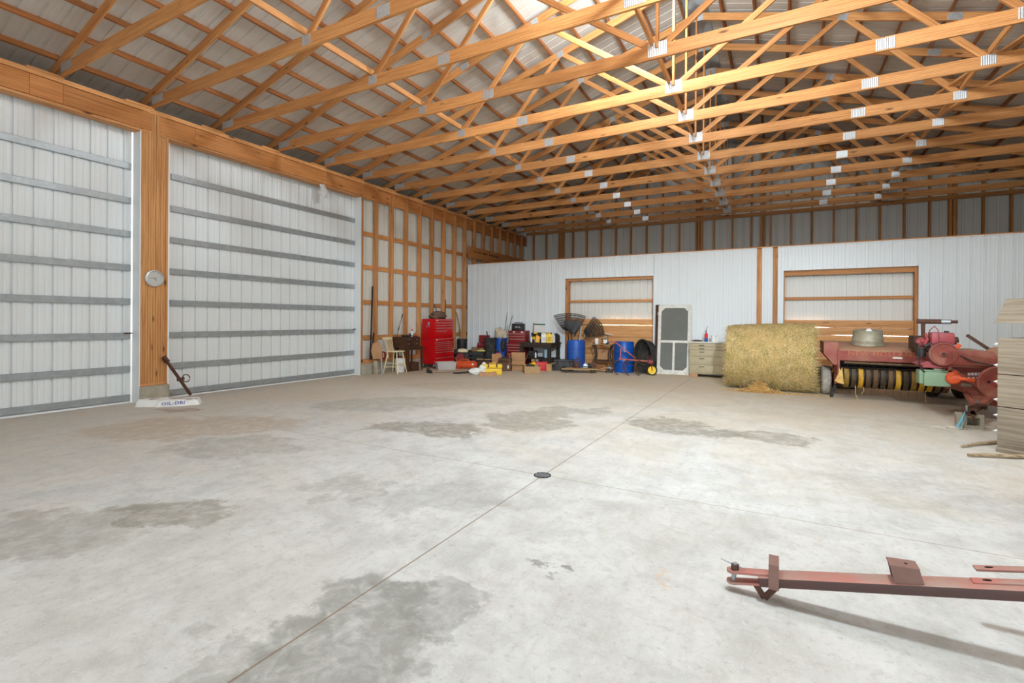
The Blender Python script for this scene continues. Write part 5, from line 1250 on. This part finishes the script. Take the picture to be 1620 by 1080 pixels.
# bale chamber and frame
mb = MB(); mb.box(2.62, 3.35, 10.05, 13.8, .36, .84, None, .015); o = mb.build('bale_chamber', [RD, DU], t, ang=40)
for p in o.data.polygons:
    if p.normal.z > .75: p.material_index = 1
mb = MB(); mb.prism([(2.42, .80), (2.44, .55), (2.62, .42), (2.84, .22), (3.0, .20), (3.0, .82)], 10.02, 10.08); mb.build('side_plate', RD, t, smooth=False)
# rounded cover
pr = []
for k in range(9):
    a = PI / 2 * k / 8; pr.append((2.92 - .10 + .10 * math.sin(a), .94 + .11 * math.cos(a)))
mb = MB(); mb.prism([(2.40, .83), (2.40, 1.0), (2.47, 1.05)] + pr + [(2.93, .83)], 9.86, 10.75); o = mb.build('rounded_cover', [RD, DU], t, ang=30)
for p in o.data.polygons:
    if p.normal.z > .8: p.material_index = 1
mb = MB(); mb.box(2.36, 2.40, 9.9, 11.2, .74, .86); mb.box(2.4, 2.95, 9.9, 10.05, .79, .835); mb.build('cover_sill', RD, t, smooth=False)
# flywheel
mb = MB(); Q = TR(2.93, 9.80, .575) @ RX(PI / 2)
mb.lathe([(.19, -.03), (.245, -.045), (.262, -.03), (.265, .02), (.25, .04), (.235, .035), (.20, .02), (.17, .0), (.07, .0), (.05, .03), (.03, .06), (0, .062)], 44, Q); mb.lathe([(0, -.03), (.2, -.03)], 30, Q); o = mb.build('flywheel', RD, t)
mb = MB()
for k in range(3):
    a = k * 2.1 + .9; mb.cyl((2.93 + .13 * math.cos(a), 9.798, .575 + .13 * math.sin(a)), (2.93 + .13 * math.cos(a), 9.79, .575 + .13 * math.sin(a)), .018, n=14)
mb.build('hole', M['ink'], o)
mb = MB(); mb.cyl((2.93, 9.77, .575), (2.93, 9.70, .575), .03, n=6); mb.build('hub_nut', M['rust'], o)
# drawbar to the hitch on the block
mb = MB(); mb.bar((2.95, 10.1, .36), (2.50, 9.10, .30), .07, .07, b=.006); mb.bar((2.62, 10.1, .36), (2.5, 9.3, .30), .05, .06, b=.006); mb.box(2.6, 3.3, 9.72, 9.80, .33, .38); mb.build('drawbar', RD, t)
mb = MB()
mb.prism([(2.26, .33), (2.32, .25), (2.40, .27), (2.42, .21), (2.34, .19), (2.27, .24)], 8.90, 8.92); mb.prism([(2.28, .23), (2.40, .22), (2.42, .10), (2.36, .205), (2.27, .215)], 8.88, 8.90)
mb.box(2.36, 2.43, 8.9, 9.12, .204, .30, RZ(0)); mb.bar((2.40, 9.0, .25), (2.56, 9.16, .32), .07, .05); mb.tube([(2.34 + .1 * 0, 9.0, .30), (2.42, 8.98, .34), (2.50, 9.0, .35), (2.56, 9.05, .33), (2.57, 9.1, .28)], .022, 8); mb.build('hitch', M['rust'], t, smooth=False)
mb = MB(); mb.cyl((2.33, 8.93, .205), (2.33, 8.93, .33), .012, n=10); mb.build('hitch_pin', M['galv'], t)
# engine
EY = 9.95
mb = MB(); mb.box(2.06, 2.40, EY, EY + .5, .76, .80); mb.prism([(2.0, .80), (2.44, .80), (2.34, .86), (2.12, .86)], EY + .02, EY + .46); mb.bar((2.10, EY + .3, .76), (2.45, EY + .3, .42), .04, .04); mb.build('engine_base', M['engine_pink'], t, smooth=False)
mb = MB(); mb.box(2.17, 2.38, EY + .06, EY + .42, .84, 1.14, None, .03); mb.build('engine_block', M['engine_pink'], t)
mb = MB(); mb.box(2.17, 2.46, EY + .02, EY + .26, 1.13, 1.32, None, .03); o = mb.build('fuel_tank', M['engine_pink'], t)
mb = MB(); mb.cyl((2.38, EY + .14, 1.32), (2.38, EY + .14, 1.345), .03, n=14); mb.build('tank_cap', M['dark_iron'], o)
mb = MB(); mb.tube([(2.27, EY + .0, 1.12), (2.26, EY - .02, 1.22), (2.25, EY + .02, 1.36), (2.22, EY + .08, 1.42), (2.18, EY + .14, 1.36), (2.17, EY + .2, 1.3)], .007, 8); mb.tube([(2.27, EY, 1.2), (2.30, EY - .02, 1.1), (2.24, EY - .02, 1.04)], .006, 8); mb.build('fuel_line', M['engine_pink'], t)
mb = MB(); Q = TR(2.30, EY - .06, .985) @ RX(PI / 2)
mb.lathe([(0, -.05), (.06, -.05), (.17, -.05), (.182, -.035), (.184, .025), (.178, .035), (.165, .038), (.155, .02), (.06, .0), (.045, .02), (0, .022)], 40, Q); o = mb.build('drive_pulley', RD, t)
mb = MB(); mb.tube([(2.30 + .181 * math.cos(a), EY - .055, .985 + .181 * math.sin(a)) for a in [2 * PI * i / 40 for i in range(40)]], .011, 6, True); mb.build('belt', M['rubber'], o)
mb = MB(); mb.cyl((2.3, EY - .06, .985), (2.3, EY - .105, .985), .03, n=12); mb.build('hub', M['rust'], o)
mb = MB(); mb.cyl((2.06, EY + .1, .93), (2.06, EY + .1, 1.06), .062, n=24); mb.cyl((2.06, EY + .1, .915), (2.06, EY + .1, .932), .05, n=20); mb.build('air_cleaner', M['black'], t)
mb = MB(); mb.cyl((2.06, EY + .1, 1.06), (2.06, EY + .1, 1.075), .066, n=24); mb.build('cleaner_lid', M['rust'], t)
mb = MB(); mb.blob((2.07, EY + .16, 1.17), (.07, .07, .07), 4, .4, 2.6); mb.tube([(2.1, EY + .12, 1.1), (2.14, EY + .1, 1.2), (2.13, EY + .18, 1.3)], .02, 8); mb.build('carburettor', M['engine_pink'], t)
mb = MB(); mb.box(2.02, 2.18, EY + .14, EY + .4, 1.0, 1.2, None, .03); mb.cyl((2.1, EY + .1, 1.09), (2.18, EY + .1, 1.14), .03, n=12); mb.build('cylinder_head', M['dark_iron'], t)
mb = MB(); mb.cyl((2.02, EY + .2, 1.495), (2.44, EY + .16, 1.49), .038, n=20); mb.cyl((2.44, EY + .16, 1.49), (2.52, EY + .155, 1.49), .024, n=16); mb.build('muffler', M['rust'], t)
mb = MB(); mb.cyl((2.32, EY + .17, 1.4915), (2.43, EY + .161, 1.49), .0395, n=20); mb.build('muffler_band', M['galv'], t)
mb = MB(); mb.tube([(2.10, EY + .19, 1.47), (2.10, EY + .19, 1.32), (2.11, EY + .19, 1.24), (2.16, EY + .19, 1.17)], .034, 12, rs=[.03, .026, .034, .034]); mb.build('exhaust_pipe', M['rust'], t)
mb = MB(); mb.tube([(2.0, EY + .0, 1.05), (2.0, EY - .04, .9), (2.02, EY - .05, .76), (2.10, EY - .02, .66), (2.16, EY, .65)], .010, 8); mb.build('cable', M['black'], t)
mb = MB(); mb.box(2.12, 2.32, 10.95, 11.25, 1.0, 1.24, None, .02); mb.box(2.10, 2.30, 10.94, 10.96, 1.02, 1.22); mb.build('belt_guard', M['dark_wood'], t)
# sage green battery box
mb = MB(); mb.box(2.07, 2.40, EY - .04, EY + .2, .47, .70, None, .02); o = mb.build('battery_box', M['green_box'], t)
mb = MB(); mb.box(2.015, 2.07, EY - .02, EY + .2, .50, .72, None, .015); mb.box(2.06, 2.37, EY - .03, EY + .19, .70, .725, None, .006); mb.build('box_lid', M['green_box'], o)
mb = MB(); mb.box(2.2, 2.34, EY + .0, EY + .15, .725, .75, None, .008); mb.build('terminal', M['tub'], o)
# orange crank and its guard
mb = MB(); mb.lathe([(0, -.03), (.09, -.03), (.10, .0), (.08, .035), (0, .045)], 24, TR(2.42, 9.88, .62) @ RX(PI / 2)); mb.bar((2.42, 9.85, .63), (2.66, 9.85, .60), .03, .05, b=.006); mb.bar((2.36, 9.85, .66), (2.46, 9.85, .72), .03, .06, b=.006); mb.build('crank', M['orange'], t)
mb = MB(); mb.bar((2.38, 9.9, 1.02), (2.50, 9.9, 1.14), .03, .06, b=.004); mb.build('throttle_lever', M['orange'], t)
mb = MB(); mb.bar((2.36, 9.98, .80), (2.76, 9.98, .47), .04, .05, b=.004); mb.build('brace', RD, t)
for x0, x1, z0, z1 in ((2.62, 2.65, .66, .70), (2.66, 2.69, .665, .705), (2.70, 2.73, .665, .71), (2.74, 2.77, .67, .715), (2.62, 2.65, .615, .635), (2.67, 2.70, .615, .635), (2.72, 2.75, .62, .64)):
    mb = MB(); mb.box(x0, x1, 10.014, 10.019, z0, z1); mb.build('decal', M['white'], t, smooth=False)
mb = MB(); mb.box(2.54, 2.67, 10.012, 10.019, .485, .53); mb.build('serial_plate', M['tub'], t, smooth=False)
mb = MB(); mb.tube([(2.49, 9.86, .97), (2.62, 9.83, .89), (2.85, 9.80, .84), (3.1, 9.8, .83)], .009, 8); mb.build('drive_cable', M['black'], t)
# knotter parts behind the cover
mb = MB(); mb.cyl((2.56, 11.2, 1.14), (2.80, 11.2, 1.18), .05, n=16); mb.cyl((2.62, 11.2, 1.15), (2.66, 11.2, 1.157), .085, n=18); mb.cyl((2.72, 11.2, 1.167), (2.76, 11.2, 1.173), .08, n=18)
mb.bar((2.44, 11.2, 1.06), (2.72, 11.2, 1.08), .04, .04); mb.cyl((2.46, 11.15, 1.05), (2.44, 11.15, 1.19), .02, n=10); mb.cyl((2.5, 11.2, 1.05), (2.5, 11.2, 1.15), .03, n=10); mb.build('knotter', M['rust'], t)
mb = MB(); mb.bar((2.86, 11.0, 1.27), (3.16, 10.9, 1.0), .05, .03, (0, 1, 0), .006); mb.build('inclined_guard', M['rust'], t)
mb = MB(); mb.lathe([(0, -.04), (.15, -.04), (.16, 0), (.15, .04), (0, .04)], 26, TR(3.12, 10.6, .93) @ RX(PI / 2)); mb.build('rear_cover', DU, t)
for x in (2.75, 3.2):
    mb = MB(); mb.lathe([(.18, -.09), (.30, -.1), (.335, -.07), (.34, 0), (.335, .07), (.30, .1), (.18, .09)], 32, TR(x, 12.6 if x < 3 else 12.6, .34) @ RY(PI / 2)); mb.build('wheel', M['rubber'], t)
mb = MB(); mb.tube([(1.33, 11.22, .30), (1.33, 11.20, .12), (1.36, 11.19, .02), (1.38, 11.17, .01)], .006, 6); mb.tube([(1.46, 11.23, .25), (1.46, 11.2, .18), (1.42, 11.2, .12)], .005, 6); mb.tube([(2.36, 11.2, .25), (2.36, 11.2, .1), (2.37, 11.19, .04)], .005, 6); tag(mb.build('hanging_hay', M['straw'], t), kind='stuff')
# wash tub on the hood
t = thing('wash_tub', 'upturned dull zinc wash tub on the red baler hood', 'tub', (1.57, 11.66, 1.028), 0)
t.rotation_euler = (.088, 0, 0)
mb = MB(); pr = [(.262, 0), (.268, .008), (.262, .03), (.258, .06), (.262, .07), (.257, .08), (.262, .098), (.255, .108), (.245, .19), (.235, .27), (.24, .285), (.232, .295), (.22, .288), (0, .28)]
mb.lathe(pr, 48); mb.build('shell', M['tub'], t)
mb = MB(); mb.prism([(-.05, .285), (.06, .285), (.02, .335), (-.02, .33)], -.12, -.05); o = mb.build('paper_scrap', M['white'], smooth=False); o.matrix_world = TR(1.57, 11.66, 1.03) @ RX(.088); tag(o, 'crumpled scrap of white paper on the upturned wash tub', 'paper')
# cinder block under the hitch and twine
t = thing('cinder_block', 'grey cinder block under the baler hitch', 'block', (2.40, 9.10, 0), .22)
mb = MB()
for a in ((-.12, .12, -.10, .10, 0, .045), (-.12, .12, -.10, .10, .155, .20), (-.12, -.075, -.10, .10, .045, .155), (.075, .12, -.10, .10, .045, .155), (-.12, .12, .06, .10, .04, .16)): mb.box(*a)
mb.build('body', M['concrete_block'], t, smooth=False)
mb = MB()
for i in range(22):
    a = Vector((2.30, 8.885, .26)); p = Vector((2.22 + R.uniform(-.03, .03), 8.84 + R.uniform(-.05, .05), R.uniform(.01, .08))); mb.tube([a, (a + p) / 2 + Vector((R.uniform(-.02, .02), -.01, -.01)), p], .0028, 5)
o = mb.build('twine_hank', M['bluetwine']); tag(o, 'hank of blue twine hanging from the baler hitch', 'twine')
pts = [Vector((1.93 + .42 * f + .03 * math.sin(9 * f), 8.83 + .16 * f + .06 * math.sin(14 * f), .006)) for f in [i / 24 for i in range(25)]]
mb = MB(); mb.tube(pts, .0055, 6); mb.tube([pts[0], pts[0] + Vector((-.03, -.05, 0)), pts[0] + Vector((.0, -.12, 0))], .0055, 6); mb.tube([p + Vector((.0, .03 * math.sin(i), .006)) for i, p in enumerate(pts[8:20])], .0055, 6)
o = mb.build('twine', M['twine']); tag(o, 'white twine lying on the floor left of the cinder block', 'twine')
# old implement part / boards on the floor behind the bale
t = thing('pallet', 'dark wooden pallet stack on the floor between the bale and the baler wheel', 'pallet', (.95, 13.3, 0), .02)
for k in range(3):
    for y in (-.3, .0, .3): beam('stringer', M['dark_wood'], (-.5, y, .05 + .16 * k), (.6, y, .05 + .16 * k), .05, .09, parent=t)
    for x in (-.4, -.1, .2, .5): beam('slat', M['dark_wood'], (x, -.36, .105 + .16 * k), (x, .36, .105 + .16 * k), .12, .018, parent=t)

# ------------------------------------------------------------------ weathered plank bin at the right
t = thing('plank_bin', 'weathered grey plank bin with bolted corners at the right edge', 'bin', (2.235, 7.56, 0), math.atan2(-.61, .79))
for z0, z1 in ((.895, 1.305), (.525, .885), (.06, .515)):
    beam('plank', M['grey_wood'], (.0, .02, (z0 + z1) / 2), (1.7, .02, (z0 + z1) / 2), .04, z1 - z0, parent=t, b=.006)
    beam('plank', M['grey_wood'], (.0, .98, (z0 + z1) / 2), (1.7, .98, (z0 + z1) / 2), .04, z1 - z0, parent=t, b=.006)
    for x in (.04, 1.66): beam('end_plank', M['grey_wood'], (x, .04, (z0 + z1) / 2), (x, .96, (z0 + z1) / 2), .04, z1 - z0, parent=t, b=.006)
for x in (.085, 1.6):
    for y in (.065, .93): beam('corner_post', M['grey_wood'], (x, y, 0), (x, y, 1.30 if x < 1 else 1.72), .06, .05, up=(0, 1, 0), parent=t)
beam('bottom_rail', M['grey_wood'], (0, -.012, .03), (1.7, -.012, .03), .03, .06, parent=t); beam('corner_foot', M['grey_wood'], (.0, .03, .03), (.16, .03, .03), .07, .06, parent=t)
beam('upper_board', M['grey_wood'], (.04, .06, 1.60), (1.7, .06, 1.60), .03, .25, parent=t).hide_render = True
for z in (1.23, .99, .80, .595, .415, .235):
    mb = MB(); mb.cyl((-.008, .02, z), (.0, .02, z), .022, n=14); mb.cyl((-.024, .02, z), (-.008, .02, z), .014, n=6); mb.cyl((-.04, .02, z), (-.024, .02, z), .007, n=8); mb.build('bolt', M['zinc'], t)
# fix: sloped-end upper board of the bin
for o in list(t.children):
    if o.name.startswith('upper_board'): bpy.data.objects.remove(o)
mb = MB(); mb.prism([(-.03, 1.475), (1.7, 1.475), (1.7, 1.75), (.07, 1.75)], .0, .03); o = mb.build('upper_board', M['grey_wood'], t, smooth=False)
# two poles on the floor
mb = MB(); mb.tube([(1.93, 7.56, .02), (2.14, 7.80, .028), (2.40, 8.06, .022), (2.9, 8.6, .022)], .018, 10, rs=[.012, .018, .021, .02]); o = mb.build('pole', M['branch']); tag(o, 'rough pole with a pale tip sticking out from under the plank bin', 'pole', 'poles under the plank bin')
mb = MB(); mb.tube([(1.86, 7.08, .024), (2.02, 7.16, .028), (2.20, 7.22, .026), (2.45, 7.32, .026), (3.0, 7.46, .024)], .02, 10, rs=[.014, .022, .021, .024, .024]); o = mb.build('pole', M['branch']); tag(o, 'rough knotted pole lying on the floor in front of the plank bin', 'pole', 'poles under the plank bin')
# ------------------------------------------------------------------ steel tongue in the foreground
t = thing('implement_tongue', 'worn red steel tongue with a clevis and pin at the front right', 'drawbar', (0, 0, 0))
def tz(x): return .080 + .205 * x          # underside of the beam
Mt = Matrix.Identity(4); A0 = Vector((-.072, 2.93, tz(-.075) + .03)); A1 = Vector((2.6, 2.93, tz(2.6) + .03))
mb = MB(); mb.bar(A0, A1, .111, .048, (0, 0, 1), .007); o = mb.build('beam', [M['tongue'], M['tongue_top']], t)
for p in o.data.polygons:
    if p.normal.z > .8: p.material_index = 1  # upward faces take the lit copy, the others the shaded one
def at(x, dy, dz): return Vector((x, 2.93 + dy, tz(x) + .03 + dz))
mb = MB()
for dz in (.024, -.024):
    mb.bar(at(-.20, 0, dz + .01 * (dz > 0)), at(.02, 0, dz), .062, .014, (0, 0, 1), .004)
    p = at(-.20, 0, dz + .01 * (dz > 0)); mb.cyl(p - Vector((0, 0, .007)), p + Vector((0, 0, .007)), .031, n=20)
mb.build('clevis', M['tongue_top'], t)
mb = MB(); p = at(-.185, 0, 0); mb.cyl(p - Vector((.012, 0, .04)), p + Vector((-.004, 0, .075)), .012, n=14); o = mb.build('pin', M['galv'], t)
mb = MB(); mb.cyl(p + Vector((-.0035, 0, .042)), p + Vector((-.004, 0, .068)), .02, n=16); mb.build('collar', M['tongue'], o)
mb = MB(); mb.tube([p + Vector((-.075, -.01, .085)), p + Vector((-.02, 0, .066)), p + Vector((.02, .0, .06)), p + Vector((.0, .01, .075)), p + Vector((-.02, .0, .07))], .0025, 6); mb.tube([p + Vector((.01, 0, .062)), p + Vector((.05, .0, .05)), p + Vector((.075, .0, .035))], .002, 6); mb.build('cotter', M['galv'], o)
mb = MB(); a, b, c = at(-.088, -.02, -.024), Vector((-.045, 2.905, .007)), at(.02, -.02, -.024); mb.bar(a, b, .03, .012, (0, 1, 0), .003); mb.bar(b, c, .03, .014, (0, 1, 0), .003); mb.build('skid_foot', M['rust'], t)
# hoop bracket over the beam
mb = MB(); x0, x1 = -.022, .026; h = .066
zt_ = tz(.002) + .055
for y in (-.063, .057): mb.box(x0 + (-.004), x1 - .004, 2.93 + y, 2.93 + y + .006, tz(.002) - .002, zt_ + h)
mb.box(x0 - .004, x1 - .004, 2.93 - .063, 2.93 + .063, zt_ + h, zt_ + h + .006); mb.build('hoop_bracket', M['tongue_brown'], t, smooth=False)
# channel bracket
x0, x1 = .496, .606; zb = tz(.55) + .053
mb = MB(); mb.prism([(x0 - .012, zb + .07), (x1 - .012, zb + .075), (x1 + .012, zb - .012), (x0 + .006, zb - .014)], 2.93 - .045, 2.93 - .039); mb.prism([(x0 - .012, zb + .07), (x1 - .012, zb + .075), (x1 + .012, zb - .012), (x0 + .006, zb - .014)], 2.93 + .04, 2.93 + .046)
mb.add([(x0 - .014, 2.883, zb + .068), (x1 - .012, 2.883, zb + .074), (x1 - .012, 2.978, zb + .074), (x0 - .014, 2.978, zb + .068), (x0 - .014, 2.883, zb + .075), (x1 - .012, 2.883, zb + .081), (x1 - .012, 2.978, zb + .081), (x0 - .014, 2.978, zb + .075)], [(3, 2, 1, 0), (4, 5, 6, 7), (0, 1, 5, 4), (1, 2, 6, 5), (2, 3, 7, 6), (3, 0, 4, 7)])
mb.build('channel_bracket', M['tongue_brown'], t, smooth=False)
mb = MB(); mb.cyl((.55, 2.93, zb + .0785), (.55, 2.93, zb + .0795), .008, n=14); mb.build('hole', M['ink'], t)
# slotted side straps
for (xa, ya, za, xb, yb, zb_) in ((.865, 3.19, .266, 2.6, 3.19, .62), (.79, 2.945, tz(.79) + .0555, 2.6, 2.955, tz(2.6) + .0555)):
    mb = MB(); mb.bar((xa, ya, za), (xb, yb, zb_), .05, .012, (0, 0, 1), .003); o = mb.build('strap', M['tongue_top'], t)
    d = (Vector((xb, yb, zb_)) - Vector((xa, ya, za))).normalized(); q = Vector((xa, ya, za)) + d * .055
    mb = MB(); M_ = frame(q, q + d); vs = []
    mb.lathe([(0, .0066), (.010, .0066)], 18, M_, 1.7, 1.0); mb.build('slot', M['ink'], o)
mb = MB(); mb.bar((1.7, 2.85, .475), (1.7, 3.25, .475), .05, .03); mb.bar((2.5, 2.85, .648), (2.5, 3.25, .648), .05, .03); mb.build('cross_bar', M['tongue'], t, smooth=False)
mb = MB(); mb.bar((2.45, 2.93, .62), (2.45, 2.93, 0), .06, .06, (1, 0, 0), .004); mb.box(2.38, 2.52, 2.86, 3.01, 0, .012); mb.build('jack_leg', M['tongue'], t)
# ------------------------------------------------------------------ light and camera
w = bpy.data.worlds.new('daylight'); scn.world = w; w.use_nodes = True
w.node_tree.nodes['Background'].inputs[0].default_value = (.93, .97, 1.0, 1); w.node_tree.nodes['Background'].inputs[1].default_value = 1.6
def area(name, loc, rot, sx, sy, power, col=(1, 1, 1)):
    l = bpy.data.lights.new(name, 'AREA'); l.shape = 'RECTANGLE'; l.size = sx; l.size_y = sy; l.energy = power; l.color = col
    o = bpy.data.objects.new(name, l); COL.objects.link(o); o.location = loc; o.rotation_euler = rot; return o
def point(name, loc, r, power, col=(1, 1, 1)):
    l = bpy.data.lights.new(name, 'POINT'); l.shadow_soft_size = r; l.energy = power; l.color = col
    o = bpy.data.objects.new(name, l); COL.objects.link(o); o.location = loc; return o
area('doorway_daylight', (0, -6.9, 2.2), (PI / 2, 0, 0), 11, 4.4, 260, (.82, .92, 1))      # daylight of the open doorway behind
LC = (.80, .925, 1)
point('barn_lamp', (-1.9, 7.2, 6.65), .35, 500, LC)                                # barn lamps hung up in the roof trusses
point('barn_lamp', (.2, 3.3, 6.2), .3, 1020, LC)
def spot(name, loc, aim, ang, r, power, col):
    l = bpy.data.lights.new(name, 'SPOT'); l.spot_size = math.radians(ang); l.spot_blend = 1; l.shadow_soft_size = r; l.energy = power; l.color = col
    o = bpy.data.objects.new(name, l); COL.objects.link(o); o.location = loc; o.rotation_euler = (Vector(aim) - Vector(loc)).to_track_quat('-Z', 'Y').to_euler(); return o
FL = Vector((2.0, -1.5, 4.5)); FA = Vector((-3.6, 14.2, 3.2))
spot('fill_spot', FL, FA, 74, .07, 4200, LC)                  # added unseen fill light for the far work area
t = thing('fill_spot', 'added unseen fill lamp with a light-blocking hood behind the camera', 'lamp', FL, math.atan2(FA.y - FL.y, FA.x - FL.x))
hd = paint('light_block_black', (24, 24, 24), None, rough=.8)
mb = MB(); mb.box(.55, .57, -1.0, 1.0, -.045, .42); mb.box(-.3, .57, -1.0, 1.0, .40, .42); mb.box(-.32, -.3, -1.0, 1.0, -.3, .42); mb.build('hood', hd, t, smooth=False)  # made-up blocker that keeps the fill light off end wall and trusses
mb = MB(); mb.cyl((-.1, 0, .42), (-.1, 0, 1.2), .02); mb.build('hanger', M['galv'], t)
for x0, x1, z, c in ((-4.75, -3.16, 1.34, (1, .86, .5)), (.2, 1.15, 1.34, (1, .98, .95)), (1.3, 2.8, 1.152, (1, .9, .85))):
    area('daylight_leak', ((x0 + x1) / 2, BP + .20, z), (PI / 2, 0, 0), x1 - x0, .03, 3.0 * (x1 - x0), c)
cam = bpy.data.cameras.new('camera'); co = bpy.data.objects.new('camera', cam); COL.objects.link(co); scn.camera = co
F, YAW, PITCH, ROLL, CY = 768.77, .4979, -.0016, .007, 507.26
cam.sensor_width = 36; cam.lens = 36 * F / 1620; cam.shift_x = 0; cam.shift_y = (CY - 540) / 1620; cam.clip_start = .05
# axes: right, up, forward
cy_, sy_ = math.cos(YAW), math.sin(YAW)
r0 = Vector((cy_, sy_, 0)); f0 = Vector((-sy_, cy_, 0)); u0 = Vector((0, 0, 1))
f1 = f0 * math.cos(PITCH) + u0 * math.sin(PITCH); u1 = u0 * math.cos(PITCH) - f0 * math.sin(PITCH)
r2 = r0 * math.cos(ROLL) + u1 * math.sin(ROLL); u2 = u1 * math.cos(ROLL) - r0 * math.sin(ROLL)
mw = Matrix((r2, u2, -f1)).transposed().to_4x4(); mw.translation = (0, 0, 1.47); co.matrix_world = mw
#DBG
scn.view_settings.view_transform = 'Standard'; scn.view_settings.look = 'None'; scn.view_settings.gamma = 1; scn.view_settings.use_curve_mapping = False
scn.view_settings.exposure = 0.0
scn.cycles.max_bounces = 8; scn.cycles.diffuse_bounces = 5; scn.cycles.use_denoising = True
